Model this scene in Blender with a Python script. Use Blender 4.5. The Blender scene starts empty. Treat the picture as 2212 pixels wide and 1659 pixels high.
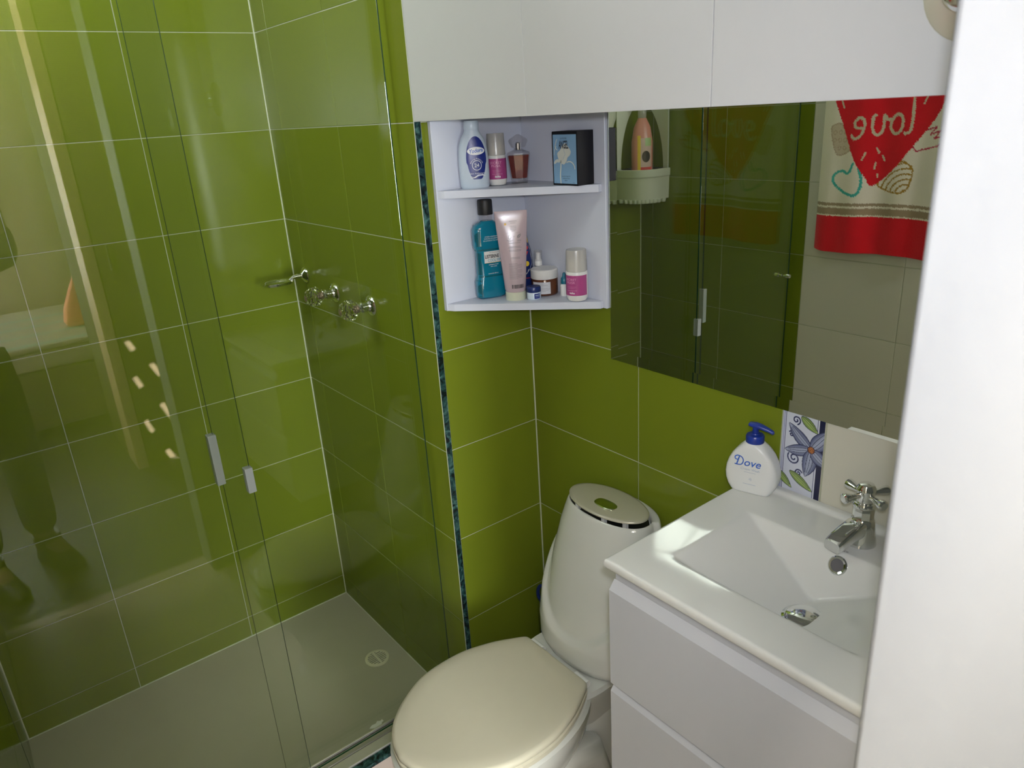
import bpy, bmesh, math, random
import numpy as np
from mathutils import Vector, Matrix
random.seed(4)
sc = bpy.context.scene
COL = sc.collection
PI = math.pi

def lin(r, g, b):
    f = lambda c: (c / 255 / 12.92) if c / 255 <= .04045 else ((c / 255 + .055) / 1.055) ** 2.4
    return (f(r), f(g), f(b))

# ------------------------------------------------------------------ camera, world, light, exposure
CAM = Vector((-1.11867, -1.38028, 1.58766))
RIGHT = Vector((0.78174939, -0.62076398, -0.05932936))
DOWN = Vector((-0.26112382, -0.23946729, -0.93513088))
FWD = Vector((0.56628812, 0.74653031, -0.34929967))
cd = bpy.data.cameras.new('camera')
cam = bpy.data.objects.new('camera', cd); COL.objects.link(cam)
cam.matrix_world = Matrix(((RIGHT.x, -DOWN.x, -FWD.x, CAM.x), (RIGHT.y, -DOWN.y, -FWD.y, CAM.y), (RIGHT.z, -DOWN.z, -FWD.z, CAM.z), (0, 0, 0, 1)))
cd.sensor_width = 36; cd.sensor_fit = 'HORIZONTAL'; cd.lens = 1589.97 * 36 / 2212
cd.clip_start = .01; cd.clip_end = 60
cd.dof.use_dof = True; cd.dof.focus_distance = 1.6; cd.dof.aperture_fstop = 9
sc.camera = cam
w = bpy.data.worlds.new('world'); sc.world = w; w.use_nodes = True
w.node_tree.nodes['Background'].inputs[0].default_value = (.55, .7, 1, 1)
w.node_tree.nodes['Background'].inputs[1].default_value = .6

def lamp(name, kind, loc, energy, color, direction=None, **kw):
    d = bpy.data.lights.new(name, kind); d.energy = energy; d.color = color
    for k, v in kw.items(): setattr(d, k, v)
    o = bpy.data.objects.new(name, d); COL.objects.link(o); o.location = loc
    if direction is not None: o.rotation_euler = Vector(direction).to_track_quat('-Z', 'Y').to_euler()
    return o
FLASH_POS = CAM + FWD * .02 + RIGHT * .02 - DOWN * .045
flash = lamp('flash', 'SPOT', FLASH_POS, 21.5, (.95, .985, 1.10), FWD - RIGHT * .06 - DOWN * .16, spot_size=math.radians(128), spot_blend=1, shadow_soft_size=.018)
day2 = lamp('window_daylight', 'AREA', (-1.42, -4.34, 1.25), 210, (.95, .99, .98), (.12, 1, .0), shape='RECTANGLE', size=.95, size_y=1.2)
shower_day = lamp('shower_window_daylight', 'AREA', (-1.245, .42, 2.06), 5.5, (.97, 1, .93), (1, 0, -.12), shape='RECTANGLE', size=.46, size_y=.34)
day = lamp('window_daylight', 'AREA', (-2.13, -2.05, 1.55), 10, (.70, .86, 1.12), (1, .35, -.06), shape='RECTANGLE', size=1.0, size_y=1.2)
SUN_DIR = Vector((-.55, -.62, -.56)).normalized()
sun = lamp('sun', 'SUN', (4, 4, 5), 420, (1, .93, .82), SUN_DIR, angle=.006)
fill_light = lamp('bedroom_fill', 'AREA', (-1.72, -1.5, 2.05), 200, (1, .92, .78), (.12, -1, -.3), shape='RECTANGLE', size=.5, size_y=.3)  # added fill without a fixture, brightens the bedroom reflected in the glass
sc.view_settings.view_transform = 'Standard'
sc.view_settings.look = 'None'
sc.view_settings.exposure = 0
sc.view_settings.gamma = 1
sc.view_settings.use_curve_mapping = False
sc.cycles.use_denoising = True
sc.cycles.max_bounces = 14
sc.cycles.transparent_max_bounces = 24
sc.cycles.glossy_bounces = 8
sc.cycles.sample_clamp_indirect = 6

# ------------------------------------------------------------------ materials
def M_(name):
    m = bpy.data.materials.new(name); m.use_nodes = True
    return m, m.node_tree.nodes, m.node_tree.links, m.node_tree.nodes['Principled BSDF']

def pmat(name, col, rough=.5, metal=0, spec=.5, vary=.06, scale=30, bump=0, bscale=200, coat=0, rvary=False, trans=0, sub=0):
    m, n, l, b = M_(name)
    tc = n.new('ShaderNodeTexCoord'); no = n.new('ShaderNodeTexNoise'); no.inputs['Scale'].default_value = scale
    no.inputs['Detail'].default_value = 4
    l.new(tc.outputs['Object'], no.inputs['Vector'])
    mr = n.new('ShaderNodeMapRange'); mr.inputs['To Min'].default_value = 1 - vary; mr.inputs['To Max'].default_value = 1 + vary
    l.new(no.outputs['Fac'], mr.inputs['Value'])
    mx = n.new('ShaderNodeMix'); mx.data_type = 'RGBA'; mx.blend_type = 'MULTIPLY'; mx.inputs['Factor'].default_value = 1
    mx.inputs[6].default_value = (*col, 1); l.new(mr.outputs[0], mx.inputs[7]); l.new(mx.outputs[2], b.inputs['Base Color'])
    b.inputs['Roughness'].default_value = rough; b.inputs['Metallic'].default_value = metal
    b.inputs['Specular IOR Level'].default_value = spec
    if coat: b.inputs['Coat Weight'].default_value = coat; b.inputs['Coat Roughness'].default_value = .05
    if trans: b.inputs['Transmission Weight'].default_value = trans
    if sub: b.inputs['Subsurface Weight'].default_value = sub; b.inputs['Subsurface Radius'].default_value = (.004, .003, .002)
    if bump:
        n2 = n.new('ShaderNodeTexNoise'); n2.inputs['Scale'].default_value = bscale; l.new(tc.outputs['Object'], n2.inputs['Vector'])
        bp = n.new('ShaderNodeBump'); bp.inputs['Strength'].default_value = bump; bp.inputs['Distance'].default_value = .001
        l.new(n2.outputs['Fac'], bp.inputs['Height']); l.new(bp.outputs['Normal'], b.inputs['Normal'])
    return m

def tile_mat(name, col, rough, vary, rib):
    """glazed tile: small tone change from tile to tile, faint cloudiness, fine ribs across the glaze"""
    m, n, l, b = M_(name)
    oi = n.new('ShaderNodeObjectInfo'); geo = n.new('ShaderNodeNewGeometry')
    no = n.new('ShaderNodeTexNoise'); no.inputs['Scale'].default_value = 6; l.new(geo.outputs['Position'], no.inputs['Vector'])
    ad = n.new('ShaderNodeMath'); ad.operation = 'ADD'; l.new(oi.outputs['Random'], ad.inputs[0]); l.new(no.outputs['Fac'], ad.inputs[1])
    mr = n.new('ShaderNodeMapRange'); mr.inputs['From Max'].default_value = 2; mr.inputs['To Min'].default_value = 1 - vary; mr.inputs['To Max'].default_value = 1 + vary
    l.new(ad.outputs[0], mr.inputs['Value'])
    mx = n.new('ShaderNodeMix'); mx.data_type = 'RGBA'; mx.blend_type = 'MULTIPLY'; mx.inputs['Factor'].default_value = 1
    mx.inputs[6].default_value = (*col, 1); l.new(mr.outputs[0], mx.inputs[7]); l.new(mx.outputs[2], b.inputs['Base Color'])
    b.inputs['Roughness'].default_value = rough; b.inputs['Specular IOR Level'].default_value = .22
    if rib:   # fine level ribs in the glaze tip the normal up and down
        sx = n.new('ShaderNodeSeparateXYZ'); l.new(geo.outputs['Position'], sx.inputs[0])
        w1 = n.new('ShaderNodeMath'); w1.operation = 'MULTIPLY'; w1.inputs[1].default_value = 2 * PI / .0021; l.new(sx.outputs['Z'], w1.inputs[0])
        w2 = n.new('ShaderNodeMath'); w2.operation = 'SINE'; l.new(w1.outputs[0], w2.inputs[0])
        w3 = n.new('ShaderNodeMath'); w3.operation = 'MULTIPLY'; w3.inputs[1].default_value = rib; l.new(w2.outputs[0], w3.inputs[0])
        cx = n.new('ShaderNodeCombineXYZ'); l.new(w3.outputs[0], cx.inputs['Z'])
        av = n.new('ShaderNodeVectorMath'); av.operation = 'ADD'; l.new(geo.outputs['Normal'], av.inputs[0]); l.new(cx.outputs[0], av.inputs[1])
        nv = n.new('ShaderNodeVectorMath'); nv.operation = 'NORMALIZE'; l.new(av.outputs[0], nv.inputs[0]); l.new(nv.outputs[0], b.inputs['Normal'])
    return m

def clear_mat(name, tint, refl=.04, rough=0, body=0, bodycol=(1, 1, 1)):
    """clear glass or plastic: tinted see-through plus a Fresnel reflection, optionally some milky body"""
    m, n, l, b = M_(name); n.remove(b)
    out = n['Material Output']
    geo = n.new('ShaderNodeNewGeometry')
    dp = n.new('ShaderNodeVectorMath'); dp.operation = 'DOT_PRODUCT'; l.new(geo.outputs['Normal'], dp.inputs[0]); l.new(geo.outputs['Incoming'], dp.inputs[1])
    ab = n.new('ShaderNodeMath'); ab.operation = 'ABSOLUTE'; l.new(dp.outputs['Value'], ab.inputs[0])
    su = n.new('ShaderNodeMath'); su.operation = 'SUBTRACT'; su.inputs[0].default_value = 1; l.new(ab.outputs[0], su.inputs[1])
    pw = n.new('ShaderNodeMath'); pw.operation = 'POWER'; pw.inputs[1].default_value = 5; l.new(su.outputs[0], pw.inputs[0])
    ma = n.new('ShaderNodeMath'); ma.operation = 'MULTIPLY_ADD'; ma.inputs[1].default_value = 1 - refl; ma.inputs[2].default_value = refl; l.new(pw.outputs[0], ma.inputs[0])
    tr = n.new('ShaderNodeBsdfTransparent'); tr.inputs[0].default_value = (*tint, 1)
    gl = n.new('ShaderNodeBsdfAnisotropic') if False else n.new('ShaderNodeBsdfGlossy'); gl.inputs['Roughness'].default_value = rough; gl.inputs[0].default_value = (.95, .97, .95, 1)
    mx = n.new('ShaderNodeMixShader'); l.new(ma.outputs[0], mx.inputs[0]); l.new(gl.outputs[0], mx.inputs[2])
    if body:
        df = n.new('ShaderNodeBsdfDiffuse'); df.inputs[0].default_value = (*bodycol, 1)
        m2 = n.new('ShaderNodeMixShader'); m2.inputs[0].default_value = body; l.new(tr.outputs[0], m2.inputs[1]); l.new(df.outputs[0], m2.inputs[2])
        l.new(m2.outputs[0], mx.inputs[1])
    else: l.new(tr.outputs[0], mx.inputs[1])
    l.new(mx.outputs[0], out.inputs['Surface'])
    return m

def attr_mat(name, rough, bump=0, bscale=600, sheen=0):
    m, n, l, b = M_(name)
    a = n.new('ShaderNodeAttribute'); a.attribute_name = 'Col'; l.new(a.outputs['Color'], b.inputs['Base Color'])
    b.inputs['Roughness'].default_value = rough
    if sheen: b.inputs['Sheen Weight'].default_value = sheen; b.inputs['Specular IOR Level'].default_value = .1
    if bump:
        tc = n.new('ShaderNodeTexCoord'); no = n.new('ShaderNodeTexNoise'); no.inputs['Scale'].default_value = bscale; l.new(tc.outputs['Object'], no.inputs['Vector'])
        bp = n.new('ShaderNodeBump'); bp.inputs['Strength'].default_value = bump; bp.inputs['Distance'].default_value = .002
        l.new(no.outputs['Fac'], bp.inputs['Height']); l.new(bp.outputs['Normal'], b.inputs['Normal'])
    return m

def marble_mat():
    m, n, l, b = M_('green marble')
    tc = n.new('ShaderNodeNewGeometry')
    no = n.new('ShaderNodeTexNoise'); no.inputs['Scale'].default_value = 38; no.inputs['Detail'].default_value = 8; no.inputs['Distortion'].default_value = 1.6
    l.new(tc.outputs['Position'], no.inputs['Vector'])
    cr = n.new('ShaderNodeValToRGB'); e = cr.color_ramp.elements
    e[0].position = .38; e[0].color = (.004, .008, .010, 1); e[1].position = .70; e[1].color = (.075, .17, .155, 1)
    k = e.new(.52); k.color = (.014, .045, .045, 1)
    l.new(no.outputs['Fac'], cr.inputs[0]); l.new(cr.outputs[0], b.inputs['Base Color']); b.inputs['Roughness'].default_value = .15
    return m

GREEN = tile_mat('lime glazed tile', (.150, .192, .015), .09, .06, .05)
CREAM = tile_mat('cream glazed tile', (.62, .60, .50), .2, .03, 0)
FLOORT = tile_mat('pinkish beige floor tile', (.50, .42, .37), .35, .05, 0)
GROUT = pmat('pale grout', (.44, .46, .33), .85, vary=.12, bump=.2)
SHFLOOR = pmat('grey shower floor', (.43, .42, .30), .45, vary=.06, scale=8, bump=.1, bscale=60)
PAINT = pmat('white wall paint', (.305, .312, .325), .75, vary=.02, bump=.35, bscale=45)
CEIL = pmat('ceiling paint', (.8, .8, .78), .9, vary=.02)
MARBLE = marble_mat()
WHITE = pmat('white melamine', (.57, .575, .575), .38, vary=.012, scale=60, bump=.06, bscale=900)
WHITE3 = pmat('white vanity lacquer', (.54, .55, .58), .36, vary=.012, bump=.04, bscale=900)
WHITE2 = pmat('white lacquered board', (.64, .67, .76), .4, vary=.012, bump=.04, bscale=900)
CERAMIC = pmat('white glazed ceramic', (.68, .685, .63), .09, vary=.01, coat=.4)
BASIN = pmat('white basin glaze', (.75, .75, .71), .08, spec=.35, vary=.01)
LID = pmat('cream plastic', (.59, .555, .43), .5, spec=.25, vary=.02)
CHROME = pmat('chrome', (.80, .81, .80), .07, metal=1, vary=.01)
ALU = pmat('brushed aluminium', (.70, .66, .61), .33, metal=.7, vary=.05, scale=90)
BLACK = pmat('black rubber', (.008, .008, .008), .5)
BLACKG = pmat('black card', (.006, .006, .009), .5, spec=.2)
PLATE = pmat('satin cream plate', (.64, .61, .49), .25, metal=.35, vary=.02)
BTN = pmat('polished flush button', (.60, .66, .50), .08, metal=1)
GLASS = clear_mat('shower glass', (.974, .986, .964), .032)
EDGE = pmat('green glass edge', (.012, .05, .03), .10, vary=.2, scale=15)
CLIP = clear_mat('grey clear plastic', (.7, .72, .72), .08, .2, .55, (.42, .44, .44))
MIRROR = pmat('mirror silver', (.88, .91, .86), .0, metal=1, vary=0)
NAVY = pmat('navy blue plastic', (.005, .018, .115), .32)
BLUEP = pmat('bright blue plastic', (.008, .028, .24), .3)
WPLAST = pmat('white plastic', (.80, .80, .77), .32, vary=.015)
PALEBLUE = pmat('pale blue plastic', (.56, .65, .74), .3, vary=.02)
CAPF = clear_mat('frosted cap plastic', (.86, .84, .80), .05, .25, .42, (.74, .71, .67))
MAGENTA = pmat('magenta label', (.35, .05, .20), .35, vary=.05)
LBLUE = pmat('royal blue label', (.005, .018, .19), .32)
INKW = pmat('white print', (.85, .85, .85), .5, vary=.01)
INKK = pmat('black print', (.01, .01, .012), .5)
INKG = pmat('grey print', (.22, .20, .21), .5)
INKB = pmat('blue print', (.03, .12, .50), .4)
INKT = pmat('turquoise print', (.02, .28, .42), .4)
INKO = pmat('orange print', (.75, .42, .03), .4)
INKP = pmat('pale pink print', (.78, .45, .62), .45)
RED = pmat('red print', (.6, .03, .03), .4)
YELLOW = pmat('yellow print', (.75, .52, .03), .4)
PGLASS = clear_mat('perfume glass', (.95, .94, .94), .05, .01, .035, (.8, .78, .78))
AMBER = pmat('red amber perfume', (.17, .014, .006), .25, vary=.5, scale=60, spec=.3)
SKYB = pmat('sky blue card', (.22, .40, .60), .4, vary=.08, scale=25)
IVORY = pmat('ivory print', (.68, .70, .62), .45)
TEAL = pmat('teal mouthwash', (.0, .185, .30), .1, vary=.12, scale=25, trans=.12, coat=.6)
TEALD = pmat('dark teal strips', (.0, .09, .125), .1, coat=.6)
PINKT = pmat('pale pink tube', (.47, .375, .405), .22, vary=.02, coat=.3)
AMBERG = pmat('brown jar glass', (.10, .032, .014), .1, coat=.4)
DARKG = pmat('dark bottle glass', (.012, .008, .007), .1)
CRYSTAL = bpy.data.materials.new('faceted acrylic'); CRYSTAL.use_nodes = True
_n = CRYSTAL.node_tree; _n.nodes.remove(_n.nodes['Principled BSDF']); _g = _n.nodes.new('ShaderNodeBsdfGlass'); _g.inputs['IOR'].default_value = 1.49; _g.inputs['Color'].default_value = (.97, .98, .94, 1)
_n.links.new(_g.outputs[0], _n.nodes['Material Output'].inputs['Surface'])
PCORE = pmat('pinkish metal screw', (.35, .25, .2), .25, metal=.7)
CADDYP = pmat('ivory plastic', (.58, .60, .50), .4, vary=.03)
PINKB = pmat('pink soap liquid bottle', (.62, .25, .20), .3, vary=.05)
DRAINP = pmat('cream drain plastic', (.66, .65, .45), .4)
TOWEL = attr_mat('printed terry towel', .95, .8, 420, .4)
PRINT = attr_mat('hand painted glaze', .16)
WOOD = pmat('dark brown wardrobe wood', (.085, .065, .045), .85, spec=.1, vary=.25, scale=14)
PALEWOOD = pmat('pale varnished wood', (.50, .36, .22), .4, vary=.12)
BEDW = pmat('warm bedroom paint', (.62, .54, .42), .85)
BEDF = pmat('brown bedroom floor', (.022, .017, .013), .6, vary=.1)
SPREAD = pmat('patterned bedspread', (.55, .48, .40), .9, vary=.3, scale=26)
PILLOW = pmat('coral pillow', (.65, .22, .14), .9, vary=.1)
MINT = pmat('mint stripe cloth', (.35, .58, .48), .9, vary=.1)
SKIN = pmat('skin', (.42, .24, .16), .5, sub=.1)
DARKC = pmat('dark navy cloth', (.015, .02, .03), .9, vary=.15)
DENIM = pmat('dark denim', (.02, .028, .05), .9, vary=.15)
HAIR = pmat('dark hair', (.012, .008, .006), .55)
SCRAP = pmat('white flake', (.85, .85, .78), .7)
PANE = bpy.data.materials.new('daylit frosted pane'); PANE.use_nodes = True
_b = PANE.node_tree.nodes['Principled BSDF']; _b.inputs['Base Color'].default_value = (.8, .85, .85, 1); _b.inputs['Emission Color'].default_value = (.85, .95, 1, 1); _b.inputs['Emission Strength'].default_value = 3

# ------------------------------------------------------------------ mesh helpers
ORI = {}
class MB:
    def __init__(s): s.v = []; s.f = []; s.m = []; s.wn = False
    def add(s, vs, fs, mi=0):
        o = len(s.v); s.v += [tuple(p) for p in vs]; s.f += [tuple(i + o for i in f) for f in fs]; s.m += [mi] * len(fs); return s
    def box(s, lo, hi, mi=0):
        x0, y0, z0 = lo; x1, y1, z1 = hi
        return s.add([(x0, y0, z0), (x1, y0, z0), (x1, y1, z0), (x0, y1, z0), (x0, y0, z1), (x1, y0, z1), (x1, y1, z1), (x0, y1, z1)],
                     [(0, 3, 2, 1), (4, 5, 6, 7), (0, 1, 5, 4), (1, 2, 6, 5), (2, 3, 7, 6), (3, 0, 4, 7)], mi)
    def rbox(s, lo, hi, r, seg=2, mi=0):
        s.wn = True; bm = bmesh.new(); bmesh.ops.create_cube(bm, size=1)
        for q in bm.verts: q.co = Vector([lo[i] + (q.co[i] + .5) * (hi[i] - lo[i]) for i in range(3)])
        bmesh.ops.bevel(bm, geom=bm.edges[:], offset=r, segments=seg, affect='EDGES', profile=.5)
        bm.verts.index_update()
        s.add([q.co for q in bm.verts], [[q.index for q in f.verts] for f in bm.faces], mi); bm.free(); return s
    def loft(s, rings, cap0=True, cap1=True, mi=0, mat=None):
        n = len(rings[0]); vs = [p for r in rings for p in r]; fs = []
        for i in range(len(rings) - 1):
            for j in range(n):
                k = (j + 1) % n; fs.append((i * n + j, i * n + k, (i + 1) * n + k, (i + 1) * n + j))
        if cap0: fs.append(tuple(range(n))[::-1])
        if cap1: fs.append(tuple((len(rings) - 1) * n + j for j in range(n)))
        if mat is not None: vs = [mat @ Vector(p) for p in vs]
        return s.add(vs, fs, mi)
    def sell(s, prof, n=32, cap0=True, cap1=True, mi=0, mat=None):
        """stack of superellipses: (z, a, b, cx, cy, exponent)"""
        R = []
        for p in prof:
            z, a, b, cx, cy, e = (tuple(p) + (0, 0, 2))[:6] if len(p) < 6 else p
            R.append([(cx + a * sgnp(math.cos(t), 2 / e), cy + b * sgnp(math.sin(t), 2 / e), z) for t in [2 * PI * j / n for j in range(n)]])
        return s.loft(R, cap0, cap1, mi, mat)
    def lathe(s, prof, n=28, cap0=True, cap1=True, mi=0, mat=None, ph=0):
        """(r, z) profile about z"""
        R = [[(r * math.cos(2 * PI * j / n + ph), r * math.sin(2 * PI * j / n + ph), z) for j in range(n)] for r, z in prof]
        return s.loft(R, cap0, cap1, mi, mat)
    def tube(s, pts, rad, n=12, mi=0, cap=True):
        pts = [Vector(p) for p in pts]; R = []
        if not isinstance(rad, (list, tuple)): rad = [rad] * len(pts)
        up = None
        for i, p in enumerate(pts):
            t = (pts[min(i + 1, len(pts) - 1)] - pts[max(i - 1, 0)]).normalized()
            if up is None: up = Vector((0, 0, 1)) if abs(t.z) < .9 else Vector((1, 0, 0))
            a = t.cross(up).normalized(); b2 = a.cross(t).normalized(); up = b2
            R.append([p + rad[i] * (math.cos(2 * PI * j / n) * a + math.sin(2 * PI * j / n) * b2) for j in range(n)])
        return s.loft(R, cap, cap, mi)
    def build(s, name, mats, parent=None, smooth=True, ang=35):
        me = bpy.data.meshes.new(name); o = ORI.get(parent.name, Vector()) if parent else Vector()
        me.from_pydata([(p[0] - o[0], p[1] - o[1], p[2] - o[2]) for p in s.v], [], s.f)
        mats = mats if isinstance(mats, (list, tuple)) else [mats]
        for m in mats: me.materials.append(m)
        if len(mats) > 1: me.polygons.foreach_set('material_index', s.m)
        bm = bmesh.new(); bm.from_mesh(me); bmesh.ops.recalc_face_normals(bm, faces=bm.faces[:]); bm.to_mesh(me); bm.free()
        if smooth:
            me.polygons.foreach_set('use_smooth', [True] * len(me.polygons)); me.set_sharp_from_angle(angle=math.radians(ang))
        ob = link(name, me, parent)
        if smooth and s.wn: m = ob.modifiers.new('flat faces', 'WEIGHTED_NORMAL'); m.keep_sharp = True; m.weight = 100
        return ob
def sgnp(x, p): return math.copysign(abs(x) ** p, x) if abs(x) > 1e-9 else 0.0
def link(name, data, parent=None):
    ob = bpy.data.objects.new(name, data); COL.objects.link(ob)
    if parent: ob.parent = parent; ORI[ob.name] = ORI.get(parent.name, Vector())
    return ob
def tag(o, label=None, cat=None, group=None, kind=None):
    for k, v in (('label', label), ('category', cat), ('group', group), ('kind', kind)):
        if v: o[k] = v
    return o
def thing(name, label, cat, loc=(0, 0, 0), rz=0, group=None, world=True):
    """Empty at the base of a thing. world=True: its parts are written in room coordinates."""
    o = link(name, None); o.location = loc; o.rotation_euler = (0, 0, rz); o.empty_display_size = .05
    tag(o, label, cat, group); ORI[o.name] = Vector(loc) if world else Vector()
    return o
def face(o, a):   # room heading -> local -Y looks to the photographer
    return a
FACE = math.radians(-36)

def text_mesh(body, size, shear=0, align='CENTER', bold=0, space=1, xs=1):
    cu = bpy.data.curves.new('t', 'FONT'); cu.body = body; cu.size = size; cu.shear = shear; cu.align_x = align; cu.resolution_u = 3
    cu.offset = bold; cu.space_character = space
    ob = bpy.data.objects.new('t', cu); COL.objects.link(ob)
    bpy.context.view_layer.update()
    me = bpy.data.meshes.new_from_object(ob.evaluated_get(bpy.context.evaluated_depsgraph_get()))
    vs = [(v.co.x * xs, v.co.y) for v in me.vertices]; fs = [tuple(p.vertices) for p in me.polygons]
    bpy.data.objects.remove(ob); bpy.data.curves.remove(cu); bpy.data.meshes.remove(me)
    return vs, fs
def put(mb, vf, fn, mi=0, rot=0, at=(0, 0)):
    c, s = math.cos(rot), math.sin(rot)
    mb.add([fn(x * c - y * s + at[0], x * s + y * c + at[1]) for x, y in vf[0]], vf[1], mi)
def ellipse2(cx, cz, a, b, n=40, rings=6):
    vs = [(cx, cz)]; fs = []
    for k in range(1, rings + 1):
        vs += [(cx + a * k / rings * math.cos(2 * PI * j / n), cz + b * k / rings * math.sin(2 * PI * j / n)) for j in range(n)]
    for j in range(n): fs.append((0, 1 + j, 1 + (j + 1) % n))
    for k in range(rings - 1):
        o = 1 + k * n
        for j in range(n): fs.append((o + j, o + n + j, o + n + (j + 1) % n, o + (j + 1) % n))
    return vs, fs
def rect2(x0, z0, x1, z1, nx=14, nz=2):
    vs = [(x0 + (x1 - x0) * i / nx, z0 + (z1 - z0) * j / nz) for j in range(nz + 1) for i in range(nx + 1)]
    return vs, [(j * (nx + 1) + i, j * (nx + 1) + i + 1, (j + 1) * (nx + 1) + i + 1, (j + 1) * (nx + 1) + i) for j in range(nz) for i in range(nx)]
def ribbon2(pts, wd):
    """flat stroke along a polyline; wd may be a list"""
    P = [Vector(p) for p in pts]; n = len(P); wd = wd if isinstance(wd, (list, tuple)) else [wd] * n; vs = []
    for i, p in enumerate(P):
        t = (P[min(i + 1, n - 1)] - P[max(i - 1, 0)]); t = t.normalized() if t.length else Vector((1, 0)); q = Vector((-t.y, t.x)) * wd[i] / 2
        vs += [tuple(p + q), tuple(p - q)]
    return vs, [(2 * i, 2 * i + 1, 2 * i + 3, 2 * i + 2) for i in range(n - 1)]
def poly2(pts):
    return list(pts), [tuple(range(len(pts)))]
def cyl_fn(r, off=.0004):   # unroll onto the viewer side of an upright cylinder (local -Y)
    return lambda x, z: ((r + off) * math.sin(x / r), -(r + off) * math.cos(x / r), z)
def interp(tab, z):
    for i in range(len(tab) - 1):
        if z <= tab[i + 1][0] or i == len(tab) - 2:
            t = min(1, max(0, (z - tab[i][0]) / max(1e-9, tab[i + 1][0] - tab[i][0])))
            return [p + (q - p) * t for p, q in zip(tab[i], tab[i + 1])]
def sell_fn(prof, off=.0004):   # onto the front of a superellipse stack centred at 0
    def f(x, z):
        _, a, b, e = interp(prof, z)
        u = min(.999, abs(x) / a); return (x, -b * (1 - u ** e) ** (1 / e) - off, z)
    return f

# ------------------------------------------------------------------ room shell
W0, D0, LX = -.2819, .7839, -1.2714      # pier face, back wall, left wall
H = 2.35; FW = -1.16                      # ceiling height, inner face of the front wall
ZL = [0, .0735] + [.0735 + .25 * k for k in range(1, 10)] + [H]
tile_cache = {}
def tile_mesh(wd, ht, mat):
    key = (round(wd, 4), round(ht, 4), mat.name)
    if key not in tile_cache:
        b = .0008; t = .006; q = MB()
        def ring(i, y): return [(i, y, i), (wd - i, y, i), (wd - i, y, ht - i), (i, y, ht - i)]
        v = ring(0, t) + ring(0, b) + ring(b, 0)
        f = [(8, 9, 10, 11)] + [(k + j, k + (j + 1) % 4, k + 4 + (j + 1) % 4, k + 4 + j) for k in (0, 4) for j in range(4)]
        me = bpy.data.meshes.new('tile'); me.from_pydata(v, [], f); me.materials.append(mat); me.update()
        bm = bmesh.new(); bm.from_mesh(me); bmesh.ops.recalc_face_normals(bm, faces=bm.faces[:])
        if sum(x.normal.y for x in bm.faces if abs(x.normal.y) > .9) > 0: bmesh.ops.reverse_faces(bm, faces=bm.faces[:])
        bm.to_mesh(me); bm.free(); tile_cache[key] = me
    return tile_cache[key]
def tiles(wall, origin, rz, us, zs, mat, g=.0022):
    """tiles stand in the local x/z plane of a frame at origin turned by rz, faces looking along local -y"""
    R = Matrix.Rotation(rz, 4, 'Z'); made = []
    for i in range(len(us) - 1):
        for k in range(len(zs) - 1):
            wd, ht = us[i + 1] - us[i] - g, zs[k + 1] - zs[k] - g
            if wd < .004 or ht < .004: continue
            o = link('tile', tile_mesh(wd, ht, mat), wall)
            p = R @ Vector((us[i] + g / 2, 0, 0)); o.location = Vector(origin) + p + Vector((0, 0, zs[k] + g / 2))
            o.rotation_euler = (random.uniform(-.0012, .0012), 0, rz + random.uniform(-.0012, .0012)); made.append((o, i, k))
    return made
def struct(name, mb, mat, label=None, smooth=False):
    o = mb.build(name, mat, None, smooth); tag(o, label, None, None, 'structure'); return o
REC = .0015
wall_back = struct('wall_back', MB().box((LX - .12, D0 + REC, -.05), (.1, D0 + .12, H)), GROUT)
tiles(wall_back, (LX, D0, 0), 0, [0, .2981, .646, LX * -1 + W0], ZL, GREEN)
wall_pier = struct('wall_pier', MB().box((W0 + REC, REC, -.05), (.05, D0 + REC + .02, H)), GROUT)
# pier side with the taps: faces -x. local x runs along -y when rz = -90
tiles(wall_pier, (W0, D0, 0), -PI / 2, [0, D0 - .6938, D0 - .3531, D0], ZL, GREEN)
tiles(wall_pier, (W0, 0, 0), 0, [.0165, -W0], ZL, GREEN)
wall_right = struct('wall_right', MB().box((REC, FW - .14, -.05), (.1, .05, H)), GROUT)
tiles(wall_right, (0, 0, 0), -PI / 2, [0, .3579, .7055], ZL, GREEN)
tiles(wall_right, (0, 0, 0), -PI / 2, [.790, 1.138, -FW], ZL, CREAM)
FLOR = tiles(wall_right, (0, 0, 0), -PI / 2, [.7055, .790], ZL, CREAM, .004)
wall_left = struct('wall_left', MB().box((LX - .12, FW - .14, -.05), (LX - REC, D0 + .1, H)), GROUT)
ZL2 = [0, .0465] + [.0465 + .25 * k for k in range(1, 10)] + [H]
tiles(wall_left, (LX, FW, 0), PI / 2, [0, .13, .4815, .833, 1.182], ZL2, CREAM)
tiles(wall_left, (LX, FW, 0), PI / 2, [1.182, 1.527, 1.877, D0 - FW], ZL2, GREEN)
# front wall: doorway from the left wall to x = -.6
jam = MB().rbox((-.600, FW - .14, 0), (.1, FW, H), .006, 3)
wall_front = struct('wall_front', jam, PAINT, None, True)
struct('trim_1', MB().box((LX - .12, FW - .14, 2.06), (-.6, FW, H)), PAINT)
floor = struct('floor', MB().box((LX - .1, FW - .14, -.1), (.1, .03, -REC)), GROUT)
fl = []
for i in range(4):
    for k in range(4):
        x0, y0 = LX + .33 * i, -.33 * (k + 1)
        x1, y1 = min(x0 + .33, 0), max(-.33 * k, 0) if k == 0 else -.33 * k
        y0 = max(y0, FW - .14)
        if x1 - x0 < .02 or y1 - y0 < .02: continue
        q = MB().rbox((x0 + .001, y0 + .001, -.008), (x1 - .001, y1 - .001, 0), .0008, 1)
        o = q.build('tile', FLOORT, floor, False)
shower_floor = struct('floor_shower', MB().box((LX - .01, .024, -.1), (W0 + .01, D0 + .01, 0)), SHFLOOR)
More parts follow.
